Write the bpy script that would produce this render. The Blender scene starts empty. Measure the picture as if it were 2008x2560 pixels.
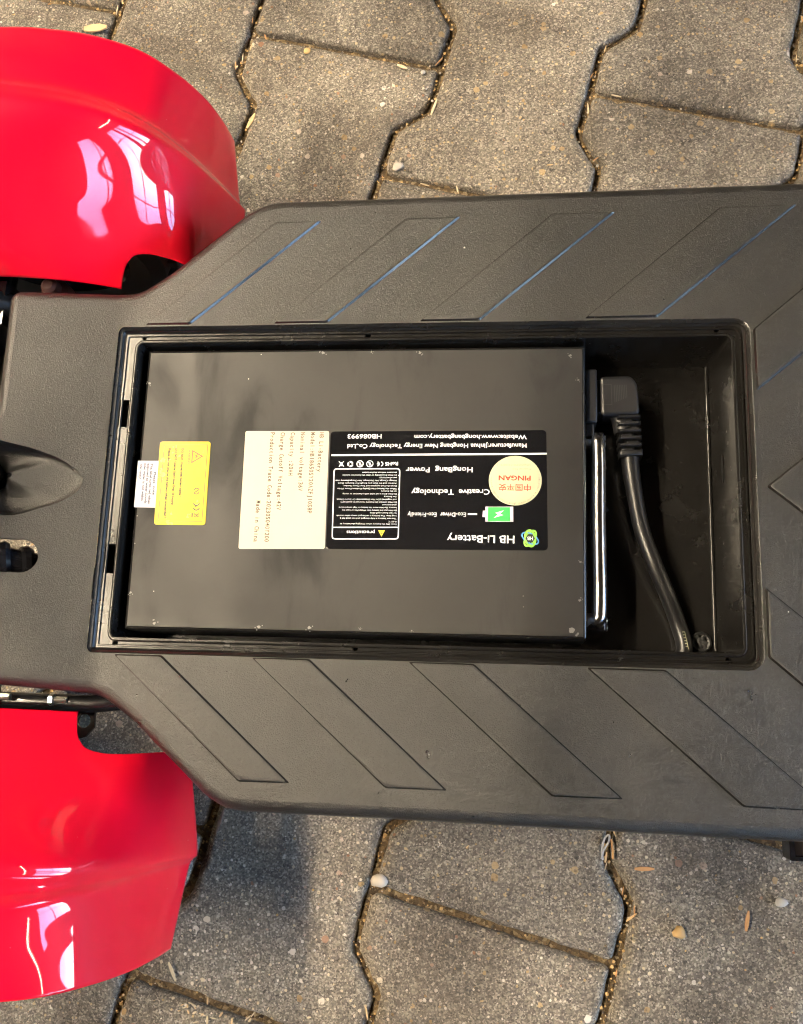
import bpy, bmesh, math, random
from mathutils import Vector, Matrix, noise
from mathutils.geometry import tessellate_polygon
random.seed(11)
SC = bpy.context.scene
COL = SC.collection

# ------------------------------------------------------------------ camera, sky, sun, exposure
cam_data = bpy.data.cameras.new("camera")
cam_data.sensor_fit = 'HORIZONTAL'
cam_data.sensor_width = 36.0
cam_data.lens = 43.052
cam_data.clip_start = 0.02
cam_data.clip_end = 400.0
cam = bpy.data.objects.new("camera", cam_data)
COL.objects.link(cam)
CAM_ROT = Matrix(((0.9928393, -0.0091325, 0.1191083), (0.0341670, 0.9771294, -0.2098828), (-0.1144675, 0.2124495, 0.9704444)))
cam.matrix_world = Matrix.Translation((0.10313, -0.15689, 0.80771)) @ CAM_ROT.to_4x4()
SC.camera = cam

SUN_ELEV, SUN_ROT = math.radians(42), math.radians(262)     # sun stands west of the hall, its east windows see blue sky
world = bpy.data.worlds.new("World")
SC.world = world
world.use_nodes = True
wn = world.node_tree
sky = wn.nodes.new('ShaderNodeTexSky')
sky.sky_type = 'NISHITA'
sky.sun_disc = False
sky.sun_elevation = SUN_ELEV
sky.sun_rotation = SUN_ROT
sky.dust_density = 0.3
sky.ozone_density = 3.0
wn.links.new(sky.outputs[0], wn.nodes['Background'].inputs[0])
wn.nodes['Background'].inputs[1].default_value = 0.15
sun_d = bpy.data.lights.new("sun", 'SUN')
sun_d.energy = 3.0
sun_d.angle = math.radians(0.53)
sun_d.color = (1.0, 0.93, 0.82)
sun = bpy.data.objects.new("sun", sun_d)
COL.objects.link(sun)
sun_dir = Vector((math.sin(SUN_ROT) * math.cos(SUN_ELEV), math.cos(SUN_ROT) * math.cos(SUN_ELEV), math.sin(SUN_ELEV)))
sun.rotation_euler = (-sun_dir).to_track_quat('-Z', 'Y').to_euler()
sun.location = (-12, -2, 12)

SC.view_settings.view_transform = 'Standard'
SC.view_settings.look = 'None'
SC.view_settings.gamma = 1.0
SC.view_settings.use_curve_mapping = False
SC.view_settings.exposure = 5.0
SC.render.engine = 'CYCLES'
SC.cycles.use_denoising = True
SC.cycles.max_bounces = 7
SC.cycles.diffuse_bounces = 3
SC.cycles.glossy_bounces = 4
SC.cycles.sample_clamp_indirect = 6.0
LAMP_POWER = 19.0        # radiance of the fluorescent tubes in the west row
LAMP_POWER_EAST = 2.2     # tubes in the east row, kept dim so shadows stay dark
SC.cycles.filter_width = 1.15

# ------------------------------------------------------------------ helpers
def tag(o, label=None, cat=None, group=None, kind=None):
    if label: o['label'] = label
    if cat: o['category'] = cat
    if group: o['group'] = group
    if kind: o['kind'] = kind
    return o

def thing(name, label, cat, loc=(0, 0, 0), group=None):
    o = bpy.data.objects.new(name, None)
    o.empty_display_size = 0.03
    o.location = loc
    COL.objects.link(o)
    return tag(o, label, cat, group)

def adopt(o, parent):
    if parent is not None:
        o.parent = parent
        o.matrix_parent_inverse = Matrix.Translation(-Vector(world_loc(parent)))
    return o

def world_loc(o):
    v = Vector(o.location)
    if o.parent is not None:
        v = Vector((0, 0, 0)) if o.type == 'MESH' else v
    return v

class MB:
    """collects vertices and faces for one mesh object"""
    def __init__(self):
        self.v, self.f, self.m, self.flat = [], [], [], []
    def add(self, verts, faces, mat=0, flat=False):
        b = len(self.v)
        self.v += [tuple(p) for p in verts]
        self.f += [tuple(b + i for i in f) for f in faces]
        self.m += [mat] * len(faces)
        self.flat += [flat] * len(faces)
        return self
    def box(self, x0, x1, y0, y1, z0, z1, mat=0):
        vs = [(x, y, z) for z in (z0, z1) for y in (y0, y1) for x in (x0, x1)]
        return self.add(vs, [(0, 2, 3, 1), (4, 5, 7, 6), (0, 1, 5, 4), (2, 6, 7, 3), (0, 4, 6, 2), (1, 3, 7, 5)], mat)
    def rings(self, rings, close=True, mat=0, cap0=False, cap1=False, flat=False):
        n = len(rings[0])
        vs = [p for r in rings for p in r]
        fs = []
        for k in range(len(rings) - 1):
            for i in range(n if close else n - 1):
                j = (i + 1) % n
                fs.append((k * n + i, k * n + j, (k + 1) * n + j, (k + 1) * n + i))
        self.add(vs, fs, mat, flat)
        if cap0: self.fill([rings[0]], mat, up=False)
        if cap1: self.fill([rings[-1]], mat, up=True)
        return self
    def fill(self, loops, mat=0, up=True):
        flat = [Vector(p) for l in loops for p in l]
        tris = tessellate_polygon([[Vector((p[0], p[1], 0)) for p in l] for l in loops])
        out = []
        for t in tris:
            a, b, c = (flat[i] for i in t)
            nz = (b.x - a.x) * (c.y - a.y) - (b.y - a.y) * (c.x - a.x)
            if abs(nz) < 1e-14: continue
            out.append(tuple(t) if (nz > 0) == up else (t[0], t[2], t[1]))
        return self.add(flat, out, mat, True)
    def prism(self, poly, z0, z1, bev=0.0, mat=0, top=None):
        """extruded outline with a rounded upper rim"""
        poly = ccw(poly)
        if bev > 0:
            rr = [[(x, y, z0) for x, y in poly], [(x, y, z1 - bev) for x, y in poly]]
            for a in (30, 60, 90):
                s, c = math.sin(math.radians(a)), math.cos(math.radians(a))
                rr.append([(x, y, z1 - bev + bev * s) for x, y in inset(poly, bev * (1 - c))])
        else:
            rr = [[(x, y, z0) for x, y in poly], [(x, y, z1) for x, y in poly]]
        self.rings(rr, mat=mat)
        self.fill([rr[-1]], mat, True)
        self.fill([rr[0]], mat, False)
        return self
    def tube(self, path, rad, n=12, mat=0, caps=True, up=(0, 0, 1)):
        P = [Vector(p) for p in path]
        R = rad if isinstance(rad, (list, tuple)) else [rad] * len(P)
        rings = []
        t0 = (P[1] - P[0]).normalized()
        u = t0.cross(Vector(up))
        if u.length < 1e-4: u = t0.cross(Vector((1, 0, 0)))
        u.normalize()
        for k, p in enumerate(P):
            t = (P[min(k + 1, len(P) - 1)] - P[max(k - 1, 0)]).normalized()
            u = (u - t * u.dot(t)).normalized()
            w = t.cross(u)
            rings.append([p + (u * math.cos(2 * math.pi * i / n) + w * math.sin(2 * math.pi * i / n)) * R[k] for i in range(n)])
        self.rings(rings, mat=mat)
        if caps:
            b = len(self.v)
            self.add(rings[0], [tuple(range(n))[::-1]], mat, True)
            self.add(rings[-1], [tuple(range(n))], mat, True)
        return self
    def lathe(self, prof, c=(0, 0, 0), axis='Z', n=24, mat=0, close=False):
        rings = []
        for r, h in prof:
            ring = []
            for i in range(n):
                a = 2 * math.pi * i / n
                p = (r * math.cos(a), r * math.sin(a), h)
                if axis == 'Y': p = (p[0], p[2], p[1])
                if axis == 'X': p = (p[2], p[0], p[1])
                ring.append((c[0] + p[0], c[1] + p[1], c[2] + p[2]))
            rings.append(ring)
        if close: rings.append(rings[0])
        return self.rings(rings, mat=mat)
    def mesh(self, name, mats, smooth=True, angle=35, recalc=True):
        me = bpy.data.meshes.new(name)
        me.from_pydata(self.v, [], self.f)
        for m in (mats if isinstance(mats, (list, tuple)) else [mats]):
            me.materials.append(m)
        me.polygons.foreach_set('material_index', self.m)
        bm = bmesh.new(); bm.from_mesh(me)
        for f, fl in zip(bm.faces, self.flat): f.smooth = smooth and not fl
        bmesh.ops.remove_doubles(bm, verts=bm.verts, dist=2e-6)
        if recalc: bmesh.ops.recalc_face_normals(bm, faces=bm.faces)
        keep = [f.smooth for f in bm.faces]
        bm.to_mesh(me); bm.free()
        if smooth:
            me.set_sharp_from_angle(angle=math.radians(angle))
            me.polygons.foreach_set('use_smooth', keep)
        return me
    def build(self, name, mats, parent=None, **kw):
        o = bpy.data.objects.new(name, self.mesh(name, mats, **kw))
        COL.objects.link(o)
        return adopt(o, parent)

def area(poly):
    return 0.5 * sum(poly[i][0] * poly[(i + 1) % len(poly)][1] - poly[(i + 1) % len(poly)][0] * poly[i][1] for i in range(len(poly)))
def ccw(poly):
    poly = [(p[0], p[1]) for p in poly]
    return poly if area(poly) > 0 else poly[::-1]
def inset(poly, d):
    """moves a counter-clockwise outline inwards by d"""
    if abs(d) < 1e-9: return list(poly)
    n, out = len(poly), []
    for i in range(n):
        p0, p1, p2 = Vector(poly[i - 1]), Vector(poly[i]), Vector(poly[(i + 1) % n])
        a, b = (p1 - p0).normalized(), (p2 - p1).normalized()
        na, nb = Vector((-a.y, a.x)), Vector((-b.y, b.x))
        m = na + nb
        m = m / max(m.dot(na) , 0.35) if m.length > 1e-6 else na
        q = p1 + m * d
        out.append((q.x, q.y))
    return out
def rrect(x0, x1, y0, y1, r, n=5):
    """rounded rectangle, counter-clockwise; r = one radius or (bl, br, tr, tl)"""
    rs = r if isinstance(r, (list, tuple)) else (r,) * 4
    out = []
    for (cx, cy, sx, sy, a0), rr in zip(((x0, y0, 1, 1, 180), (x1, y0, -1, 1, 270), (x1, y1, -1, -1, 0), (x0, y1, 1, -1, 90)), rs):
        if rr <= 1e-6: out.append((cx, cy)); continue
        for k in range(n + 1):
            a = math.radians(a0 + 90 * k / n)
            out.append((cx + sx * rr + rr * math.cos(a), cy + sy * rr + rr * math.sin(a)))
    return out
def circle(cx, cy, r, n=16, ry=None):
    return [(cx + r * math.cos(2 * math.pi * i / n), cy + (ry or r) * math.sin(2 * math.pi * i / n)) for i in range(n)]
def round_corners(pts, rad, n=5):
    out = []
    N = len(pts)
    for i in range(N):
        p0, p1, p2 = Vector(pts[i - 1][:2]), Vector(pts[i][:2]), Vector(pts[(i + 1) % N][:2])
        a, b = (p0 - p1), (p2 - p1)
        d = min(rad[i] if isinstance(rad, (list, tuple)) else rad, a.length * .45, b.length * .45)
        if d < 1e-6: out.append((p1.x, p1.y)); continue
        s, e = p1 + a.normalized() * d, p1 + b.normalized() * d
        for k in range(n + 1):
            t = k / n
            q = s * (1 - t) ** 2 + p1 * 2 * t * (1 - t) + e * t * t
            out.append((q.x, q.y))
    return out
def spline(P, n):
    """Catmull-Rom through P, n samples evenly spread along its length"""
    P = [Vector(p) for p in P]
    Q = [P[0] * 2 - P[1]] + P + [P[-1] * 2 - P[-2]]
    dense = []
    for i in range(1, len(Q) - 2):
        p0, p1, p2, p3 = Q[i - 1:i + 3]
        for k in range(24):
            t = k / 24
            dense.append(0.5 * ((2 * p1) + (p2 - p0) * t + (2 * p0 - 5 * p1 + 4 * p2 - p3) * t * t + (3 * p1 - p0 - 3 * p2 + p3) * t ** 3))
    dense.append(P[-1])
    L = [0.0]
    for a, b in zip(dense, dense[1:]): L.append(L[-1] + (b - a).length)
    out, j = [], 0
    for k in range(n):
        s = L[-1] * k / (n - 1)
        while j < len(L) - 2 and L[j + 1] < s: j += 1
        t = (s - L[j]) / max(L[j + 1] - L[j], 1e-9)
        out.append(dense[j].lerp(dense[j + 1], min(max(t, 0), 1)))
    return out

# ------------------------------------------------------------------ materials
class NT:
    def __init__(self, name):
        self.mat = bpy.data.materials.new(name)
        self.mat.use_nodes = True
        self.t = self.mat.node_tree
        self.b = self.t.nodes['Principled BSDF']
        self.pos = self.new('ShaderNodeNewGeometry').outputs['Position']
    def new(self, kind, **props):
        n = self.t.nodes.new(kind)
        for k, v in props.items(): setattr(n, k, v)
        return n
    def link(self, a, b): self.t.links.new(a, b)
    def set(self, **kw):
        for k, v in kw.items():
            self.b.inputs[k.replace('_', ' ')].default_value = v
        return self
    def noise(self, scale, detail=4, rough=.55, dist=0.0, vec=None):
        n = self.new('ShaderNodeTexNoise')
        n.inputs['Scale'].default_value = scale; n.inputs['Detail'].default_value = detail
        n.inputs['Roughness'].default_value = rough; n.inputs['Distortion'].default_value = dist
        self.link(vec or self.pos, n.inputs['Vector'])
        return n.outputs['Fac']
    def voronoi(self, scale, feature='F1', rnd=1.0, vec=None):
        n = self.new('ShaderNodeTexVoronoi', feature=feature)
        n.inputs['Scale'].default_value = scale; n.inputs['Randomness'].default_value = rnd
        self.link(vec or self.pos, n.inputs['Vector'])
        return n
    def ramp(self, fac, stops):
        n = self.new('ShaderNodeValToRGB')
        e = n.color_ramp.elements
        while len(e) < len(stops): e.new(0.5)
        for el, (p, c) in zip(e, stops):
            el.position = p
            el.color = (c, c, c, 1) if isinstance(c, (int, float)) else (*c, 1)
        self.link(fac, n.inputs[0])
        return n.outputs[0]
    def math(self, op, a, b=None, clamp=False):
        n = self.new('ShaderNodeMath', operation=op, use_clamp=clamp)
        for i, x in enumerate((a, b)):
            if x is None: continue
            if isinstance(x, (int, float)): n.inputs[i].default_value = x
            else: self.link(x, n.inputs[i])
        return n.outputs[0]
    def mix(self, fac, a, b, mode='MIX'):
        n = self.new('ShaderNodeMix', data_type='RGBA', blend_type=mode)
        for k, x in ((0, fac), (6, a), (7, b)):
            sock = n.inputs[k]
            if isinstance(x, (int, float)): sock.default_value = x if k == 0 else (x, x, x, 1)
            elif isinstance(x, tuple): sock.default_value = (*x, 1)
            else: self.link(x, sock)
        return n.outputs[2]
    def bump(self, height, strength=.5, dist=.001, prev=None):
        n = self.new('ShaderNodeBump')
        n.inputs['Strength'].default_value = strength; n.inputs['Distance'].default_value = dist
        self.link(height, n.inputs['Height'])
        if prev is not None: self.link(prev, n.inputs['Normal'])
        return n.outputs[0]
    def out(self, color=None, rough=None, normal=None):
        for key, x in (('Base Color', color), ('Roughness', rough), ('Normal', normal)):
            if x is None: continue
            s = self.b.inputs[key]
            if isinstance(x, tuple): s.default_value = (*x, 1)
            elif isinstance(x, (int, float)): s.default_value = x
            else: self.link(x, s)
        return self.mat

def plain(name, color, rough=.5, metal=0.0, coat=0.0, bump=0, var=0.12):
    n = NT(name)
    f = n.noise(60, 5)
    c = n.mix(f, tuple(x * (1 - var) for x in color), tuple(min(1, x * (1 + var)) for x in color))
    r = n.math('ADD', n.math('MULTIPLY', n.noise(140, 4), .16), rough - .08)
    n.set(Metallic=metal, Coat_Weight=coat, Coat_Roughness=.04)
    return n.out(c, r, n.bump(n.noise(900, 3), .25, bump) if bump else None)

def deck_material(name='grained_black_plastic'):
    n = NT(name)
    grain = n.noise(800, 2, .5, 1.5)
    grain2 = n.voronoi(900, 'SMOOTH_F1').outputs['Distance']
    h = n.math('ADD', n.ramp(grain, [(.36, 0.0), (.62, 1.0)]), n.math('MULTIPLY', grain2, .5))
    big = n.noise(9, 5, .6)
    fine = n.noise(70, 4, .6)
    c = n.mix(n.ramp(big, [(.35, 0.0), (.7, 1.0)]), (.010, .0098, .0095), (.016, .0155, .015))
    dust = n.ramp(n.math('MULTIPLY', n.noise(28, 8, .7), grain), [(.30, 0.0), (.46, 1.0)])
    c = n.mix(n.math('MULTIPLY', dust, .16), c, (.09, .085, .08))
    # flecks of dirt
    vo = n.voronoi(85)
    pick = n.new('ShaderNodeSeparateColor'); n.link(vo.outputs['Color'], pick.inputs[0])
    fleck = n.math('MULTIPLY', n.math('LESS_THAN', vo.outputs['Distance'], .10), n.math('GREATER_THAN', pick.outputs[0], .93))
    c = n.mix(fleck, c, (.008, .007, .006))
    lint = n.math('MULTIPLY', n.math('LESS_THAN', vo.outputs['Distance'], .055), n.math('LESS_THAN', pick.outputs[1], .035))
    c = n.mix(lint, c, (.45, .44, .42))
    r = n.math('ADD', n.math('MULTIPLY', fine, .14), .235)
    n.set(Specular_IOR_Level=.56)
    return n.out(c, r, n.bump(h, .50, .00034))

def smooth_plastic(name, col=(.0075, .0070, .0065), rough=.22):
    n = NT(name)
    c = n.mix(n.noise(30, 6, .65), tuple(x * .75 for x in col), tuple(x * 1.5 for x in col))
    sc = n.noise(240, 6, .7)
    c = n.mix(n.math('MULTIPLY', n.ramp(sc, [(.60, 0.0), (.75, 1.0)]), .22), c, (.07, .06, .05))
    r = n.math('ADD', n.math('MULTIPLY', n.noise(45, 5, .6), .22), rough - .08)
    return n.out(c, r, n.bump(n.noise(400, 4), .12, .0003))

def paver_material():
    n = NT('weathered_concrete_paver')
    info = n.new('ShaderNodeObjectInfo').outputs['Random']
    big = n.noise(7, 6, .62)
    mid = n.noise(34, 6, .65)
    fine = n.noise(520, 5, .75)
    base = n.mix(n.ramp(mid, [(.30, 0.0), (.70, 1.0)]), (.150, .130, .103), (.265, .235, .190))
    base = n.mix(n.math('MULTIPLY', n.ramp(big, [(.40, 0.0), (.62, 1.0)]), .72), base, (.085, .075, .063))
    base = n.mix(n.math('MULTIPLY', info, .45), base, n.mix(mid, (.185, .170, .148), (.125, .112, .094)))
    # sand grains
    v0 = n.voronoi(800)
    s0 = n.new('ShaderNodeSeparateColor'); n.link(v0.outputs['Color'], s0.inputs[0])
    grainc = n.ramp(s0.outputs[0], [(0.0, (.035, .030, .025)), (.25, (.105, .092, .075)), (.60, (.225, .198, .158)), (.90, (.44, .395, .32)), (1.0, (.64, .59, .50))])
    base = n.mix(.52, base, grainc)
    # small and larger aggregate showing through
    def stones(scale, keep, size, lo, hi, prev):
        v = n.voronoi(scale)
        s = n.new('ShaderNodeSeparateColor'); n.link(v.outputs['Color'], s.inputs[0])
        wob = n.math('ADD', v.outputs['Distance'], n.math('MULTIPLY', n.math('SUBTRACT', n.noise(scale * 3.2, 2), .5), .32))
        edge = n.math('ADD', n.math('MULTIPLY', s.outputs[1], size), size * .35)
        m = n.math('MULTIPLY', n.math('LESS_THAN', wob, edge), n.math('GREATER_THAN', s.outputs[0], keep))
        col = n.ramp(s.outputs[2], [(0.0, lo), (.4, hi), (.68, (.52, .44, .32)), (.85, (.62, .57, .50)), (1.0, (.26, .13, .07))])
        return n.mix(m, prev, col), m
    base, m1 = stones(270, .70, .30, (.30, .21, .10), (.50, .41, .27), base)
    base, m2 = stones(112, .84, .27, (.32, .22, .11), (.44, .34, .20), base)
    pit = n.ramp(n.noise(210, 5, .7), [(.30, 1.0), (.42, 0.0)])
    base = n.mix(n.math('MULTIPLY', pit, .6), base, (.05, .043, .035))
    stain = n.math('MULTIPLY', n.ramp(n.noise(5.5, 7, .68, .6), [(.42, 0.0), (.58, 1.0)]), .78)
    base = n.mix(stain, base, n.mix(1.0, base, (.44, .41, .385), 'MULTIPLY'))
    tone = n.ramp(info, [(0.0, (.80, .79, .78)), (.5, (1.0, 1.0, 1.0)), (1.0, (1.18, 1.16, 1.12))])
    base = n.mix(1.0, base, tone, 'MULTIPLY')
    damp = n.math('MULTIPLY', n.ramp(n.noise(2.6, 5, .6, .4), [(.47, 0.0), (.60, 1.0)]), .45)
    base = n.mix(damp, base, n.mix(1.0, base, (.55, .53, .51), 'MULTIPLY'))
    speck = n.math('MULTIPLY', n.math('LESS_THAN', n.noise(95, 4, .7), .345), .75)
    base = n.mix(speck, base, (.04, .035, .03))
    h = n.math('ADD', n.math('MULTIPLY', fine, 1.0), n.math('MULTIPLY', n.math('ADD', m1, m2), .25))
    h = n.math('SUBTRACT', h, n.math('MULTIPLY', pit, .9))
    nb = n.bump(h, .9, .0016)
    nb = n.bump(mid, .5, .003, nb)
    return n.out(base, .86, nb)

def sand_material():
    n = NT('joint_sand')
    v = n.voronoi(420)
    s = n.new('ShaderNodeSeparateColor'); n.link(v.outputs['Color'], s.inputs[0])
    c = n.ramp(s.outputs[0], [(0, (.05, .032, .015)), (.45, (.13, .085, .038)), (.8, (.24, .165, .08)), (1, (.40, .32, .2))])
    c = n.mix(n.math('MULTIPLY', n.noise(20, 5), .6), c, (.05, .034, .018))
    return n.out(c, .95, n.bump(n.noise(500, 4, .7), 1.0, .003))

def red_material():
    n = NT('glossy_red_plastic')
    c = n.mix(n.noise(5, 3), (.76, .0018, .017), (.83, .0026, .023))
    sp = n.math('LESS_THAN', n.voronoi(60).outputs['Distance'], .022)
    c = n.mix(n.math('MULTIPLY', sp, .5), c, (.8, .35, .3))
    n.set(Coat_Weight=1.0, Coat_Roughness=.025, Coat_IOR=1.55, Specular_IOR_Level=.08)
    return n.out(c, .38, n.bump(n.noise(14, 2), .08, .004))

def battery_material():
    n = NT('satin_black_sheet_metal')
    smear = n.noise(20, 5, .6, .5)
    blot = n.noise(11, 4, .5)
    c = n.mix(smear, (.012, .011, .0098), (.019, .0175, .0155))
    spots = n.voronoi(120)
    s = n.new('ShaderNodeSeparateColor'); n.link(spots.outputs['Color'], s.inputs[0])
    sp = n.math('MULTIPLY', n.math('LESS_THAN', spots.outputs['Distance'], .05), n.math('GREATER_THAN', s.outputs[0], .9))
    c = n.mix(sp, c, (.35, .33, .3))
    st_ = n.new('ShaderNodeMapping'); st_.inputs['Scale'].default_value = (1.0, .35, 1.0); n.link(n.pos, st_.inputs['Vector'])
    wipe = n.noise(26, 5, .6, .8, st_.outputs[0])
    c = n.mix(n.math('MULTIPLY', n.ramp(wipe, [(.55, 0.0), (.68, 1.0)]), .6), c, (.006, .0055, .005))
    r = n.math('ADD', n.math('MULTIPLY', n.ramp(blot, [(.38, 0.0), (.62, 1.0)]), .16), .45)
    r = n.math('ADD', r, n.math('MULTIPLY', n.ramp(wipe, [(.50, 0.0), (.66, 1.0)]), .16))
    r = n.math('ADD', r, n.math('MULTIPLY', n.noise(220, 4), .06))
    return n.out(c, r, n.bump(n.noise(1500, 2), .12, .0002))

def emit(name, color, strength):
    m = bpy.data.materials.new(name); m.use_nodes = True
    t = m.node_tree; t.nodes.clear()
    e = t.nodes.new('ShaderNodeEmission'); o = t.nodes.new('ShaderNodeOutputMaterial')
    e.inputs[0].default_value = (*color, 1); e.inputs[1].default_value = strength
    t.links.new(e.outputs[0], o.inputs[0])
    return m
def pane_material():
    m = bpy.data.materials.new('window_glass'); m.use_nodes = True
    t = m.node_tree; t.nodes.clear()
    tr = t.nodes.new('ShaderNodeBsdfTransparent'); gl = t.nodes.new('ShaderNodeBsdfGlossy'); mx = t.nodes.new('ShaderNodeMixShader')
    fr = t.nodes.new('ShaderNodeFresnel'); o = t.nodes.new('ShaderNodeOutputMaterial')
    tr.inputs[0].default_value = (.9, .92, .95, 1); gl.inputs['Roughness'].default_value = .02
    t.links.new(fr.outputs[0], mx.inputs[0]); t.links.new(tr.outputs[0], mx.inputs[1]); t.links.new(gl.outputs[0], mx.inputs[2])
    t.links.new(mx.outputs[0], o.inputs[0])
    return m

M = dict(deck=deck_material(), tray=smooth_plastic('smooth_black_plastic'), edge=smooth_plastic('smooth_moulded_edge', (.012, .0115, .011), .20), paver=paver_material(), sand=sand_material(),
         red=red_material(), case=battery_material(),
         rubber=plain('black_rubber', (.012, .012, .012), .5), gloss=plain('glossy_black_paint', (.010, .010, .012), .16),
         hole=plain('hole_shade_black', (.003, .003, .003), .8), chrome=plain('chrome', (.82, .82, .82), .17, 1.0, var=.03),  # the hole black carries the shade inside openings
         zinc=plain('zinc_plated_steel', (.62, .62, .60), .3, 1.0),
         tyre=plain('tyre_rubber', (.014, .014, .014), .75, bump=.001), rust=plain('reddish_bolt', (.05, .014, .012), .5),
         plug=plain('matt_black_plug_plastic', (.013, .013, .014), .40, bump=.0002), cable=plain('black_cable_sheath', (.010, .010, .011), .36),
         label_black=plain('black_label_film', (.008, .008, .009), .14, coat=.3), label_cream=plain('cream_label_paper', (.50, .44, .35), .55, var=.03),
         label_yellow=plain('yellow_label_film', (.58, .46, .030), .25, coat=.6, var=.04), label_white=plain('white_label_paper', (.50, .50, .56), .5, var=.03),
         sticker=plain('pale_yellow_sticker', (.54, .51, .32), .5, var=.03),
         ink_white=plain('white_print', (.80, .80, .82), .4, var=.02), ink_black=plain('black_print', (.015, .015, .015), .5),
         ink_brown=plain('thermal_print', (.085, .055, .03), .6), ink_grey=plain('grey_print', (.33, .31, .22), .5),
         ink_red=plain('red_print', (.50, .028, .008), .5), ink_orange=plain('orange_print', (.50, .085, .01), .5),
         ink_yellow=plain('yellow_print', (.80, .66, .05), .4), ink_green=plain('green_print', (.04, .42, .08), .4),
         ink_lime=plain('lime_print', (.30, .62, .08), .4), ink_blue=plain('blue_print', (.10, .32, .70), .4),
         ink_lilac=plain('lilac_print', (.62, .52, .62), .4),
         wood=plain('raw_wood', (.52, .36, .19), .8, var=.3), palewood=plain('pale_wood', (.50, .41, .27), .8, var=.25),
         orangewood=plain('orange_bark', (.38, .20, .08), .8, var=.3), twig=plain('brown_twig', (.16, .10, .07), .8, var=.3),
         pale=plain('pale_quartz', (.40, .35, .29), .7, var=.25), ochre=plain('ochre_stone', (.42, .27, .11), .7, var=.3),
         white=plain('white_stone', (.38, .365, .34), .7, var=.2), dark=plain('dark_stone', (.07, .055, .04), .8, var=.4),
         scuff=plain('bare_metal_scuff', (.20, .19, .18), .5, var=.4),
         plaster=plain('grey_plaster', (.09, .082, .075), .9), roof=plain('brown_timber_boards', (.07, .052, .038), .8, var=.3),
         frame=plain('dark_window_frame', (.05, .045, .04), .5), lampbody=plain('lamp_housing', (.55, .54, .5), .5),
         tube=emit('lit_fluorescent_tube', (1.0, .83, .60), LAMP_POWER), tube_east=emit('dim_fluorescent_tube', (1.0, .83, .60), LAMP_POWER_EAST), glass=pane_material())

# ------------------------------------------------------------------ ground and paving
g = MB().add([(-45, -45, -.016), (45, -45, -.016), (45, 45, -.016), (-45, 45, -.016)], [(0, 1, 2, 3)])
ground_m = NT('yard_concrete')
br = ground_m.new('ShaderNodeTexBrick')
br.inputs['Scale'].default_value = 1.0; br.inputs['Brick Width'].default_value = .244; br.inputs['Row Height'].default_value = .171
br.inputs['Mortar Size'].default_value = .006
br.inputs['Color1'].default_value = (.20, .175, .14, 1); br.inputs['Color2'].default_value = (.15, .13, .105, 1); br.inputs['Mortar'].default_value = (.05, .035, .02, 1)
ground_m.link(ground_m.pos, br.inputs['Vector'])
tag(g.build('ground', ground_m.out(ground_m.mix(ground_m.math('MULTIPLY', ground_m.noise(30, 6), .5), br.outputs[0], (.11, .1, .085)), .9)), kind='structure')

pavement = MB().add([(-1.35, -1.35, -.0078), (1.35, -1.35, -.0078), (1.35, 1.45, -.0078), (-1.35, 1.45, -.0078)], [(0, 1, 2, 3)]).build('pavement', M['sand'])
tag(pavement, kind='structure')

PITCH, LEN, AMP, FLAT = .17105, .24435, .0135, .0475
JOINT = .0030
def paver_outline():
    p, a = PITCH / 2, AMP
    right = [(p + a, -LEN / 2), (p + a, -LEN / 2 + FLAT), (p - a, -FLAT), (p - a, FLAT), (p + a, LEN / 2 - FLAT), (p + a, LEN / 2)]
    left = [(-x, -y) for x, y in right]
    return right + left
def paver_mesh(seed):
    rnd = random.Random(seed)
    base = inset(ccw(paver_outline()), JOINT)
    base = round_corners(base, .006, 3)
    pts = []
    for i in range(len(base)):
        a, b = Vector(base[i]), Vector(base[(i + 1) % len(base)])
        k = max(1, int((b - a).length / .006))
        for j in range(k): pts.append(a.lerp(b, j / k))
    out = []
    for q in pts:
        w = noise.noise(Vector((q.x * 60 + seed * 9, q.y * 60, seed))) * .0016 + noise.noise(Vector((q.x * 210, q.y * 210, seed * 3))) * .0009
        out.append((q.x + w, q.y + w * .7))
    mb = MB()
    rings = [[(x, y, -.05) for x, y in out]]
    for d, z in ((0.0, -.0052), (.0010, -.0026), (.0028, -.0009), (.0060, -.0002), (.0085, 0.0)):
        rr = []
        for (x, y), (x0, y0) in zip(inset(out, d), out):
            chip = max(0, noise.noise(Vector((x0 * 75 + seed * 5, y0 * 75, 7.0))) - .18) * .008
            rr.append((x, y, z - (chip if d < .006 else 0) + (noise.noise(Vector((x * 300, y * 300, seed))) * .0004 if z < 0 else 0)))
        rings.append(rr)
    mb.rings(rings)
    mb.fill([rings[-1]])
    return mb.mesh('paving_stone', M['paver'], angle=60)
pavers = [paver_mesh(s) for s in range(7)]
TH = math.radians(-14.027)
OX, OY = -.0681, .4801
n_p = 0
for row in range(-9, 10):
    for k in range(-9, 6):
        u = row * PITCH
        v = (k + .5) * LEN + (LEN / 2 if row % 2 else 0)
        x = OX + math.cos(TH) * u - math.sin(TH) * v
        y = OY + math.sin(TH) * u + math.cos(TH) * v
        if abs(x) > 1.15 or y < -1.1 or y > 1.25: continue
        o = bpy.data.objects.new('paving_stone', pavers[random.randrange(7)])
        COL.objects.link(o)
        o.parent = pavement
        o.location = (x, y, random.uniform(-.0012, .0012))
        o.rotation_euler = (random.gauss(0, .004), random.gauss(0, .004), TH + random.gauss(0, .004) + (math.pi if random.random() < .5 else 0))
        n_p += 1

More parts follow.
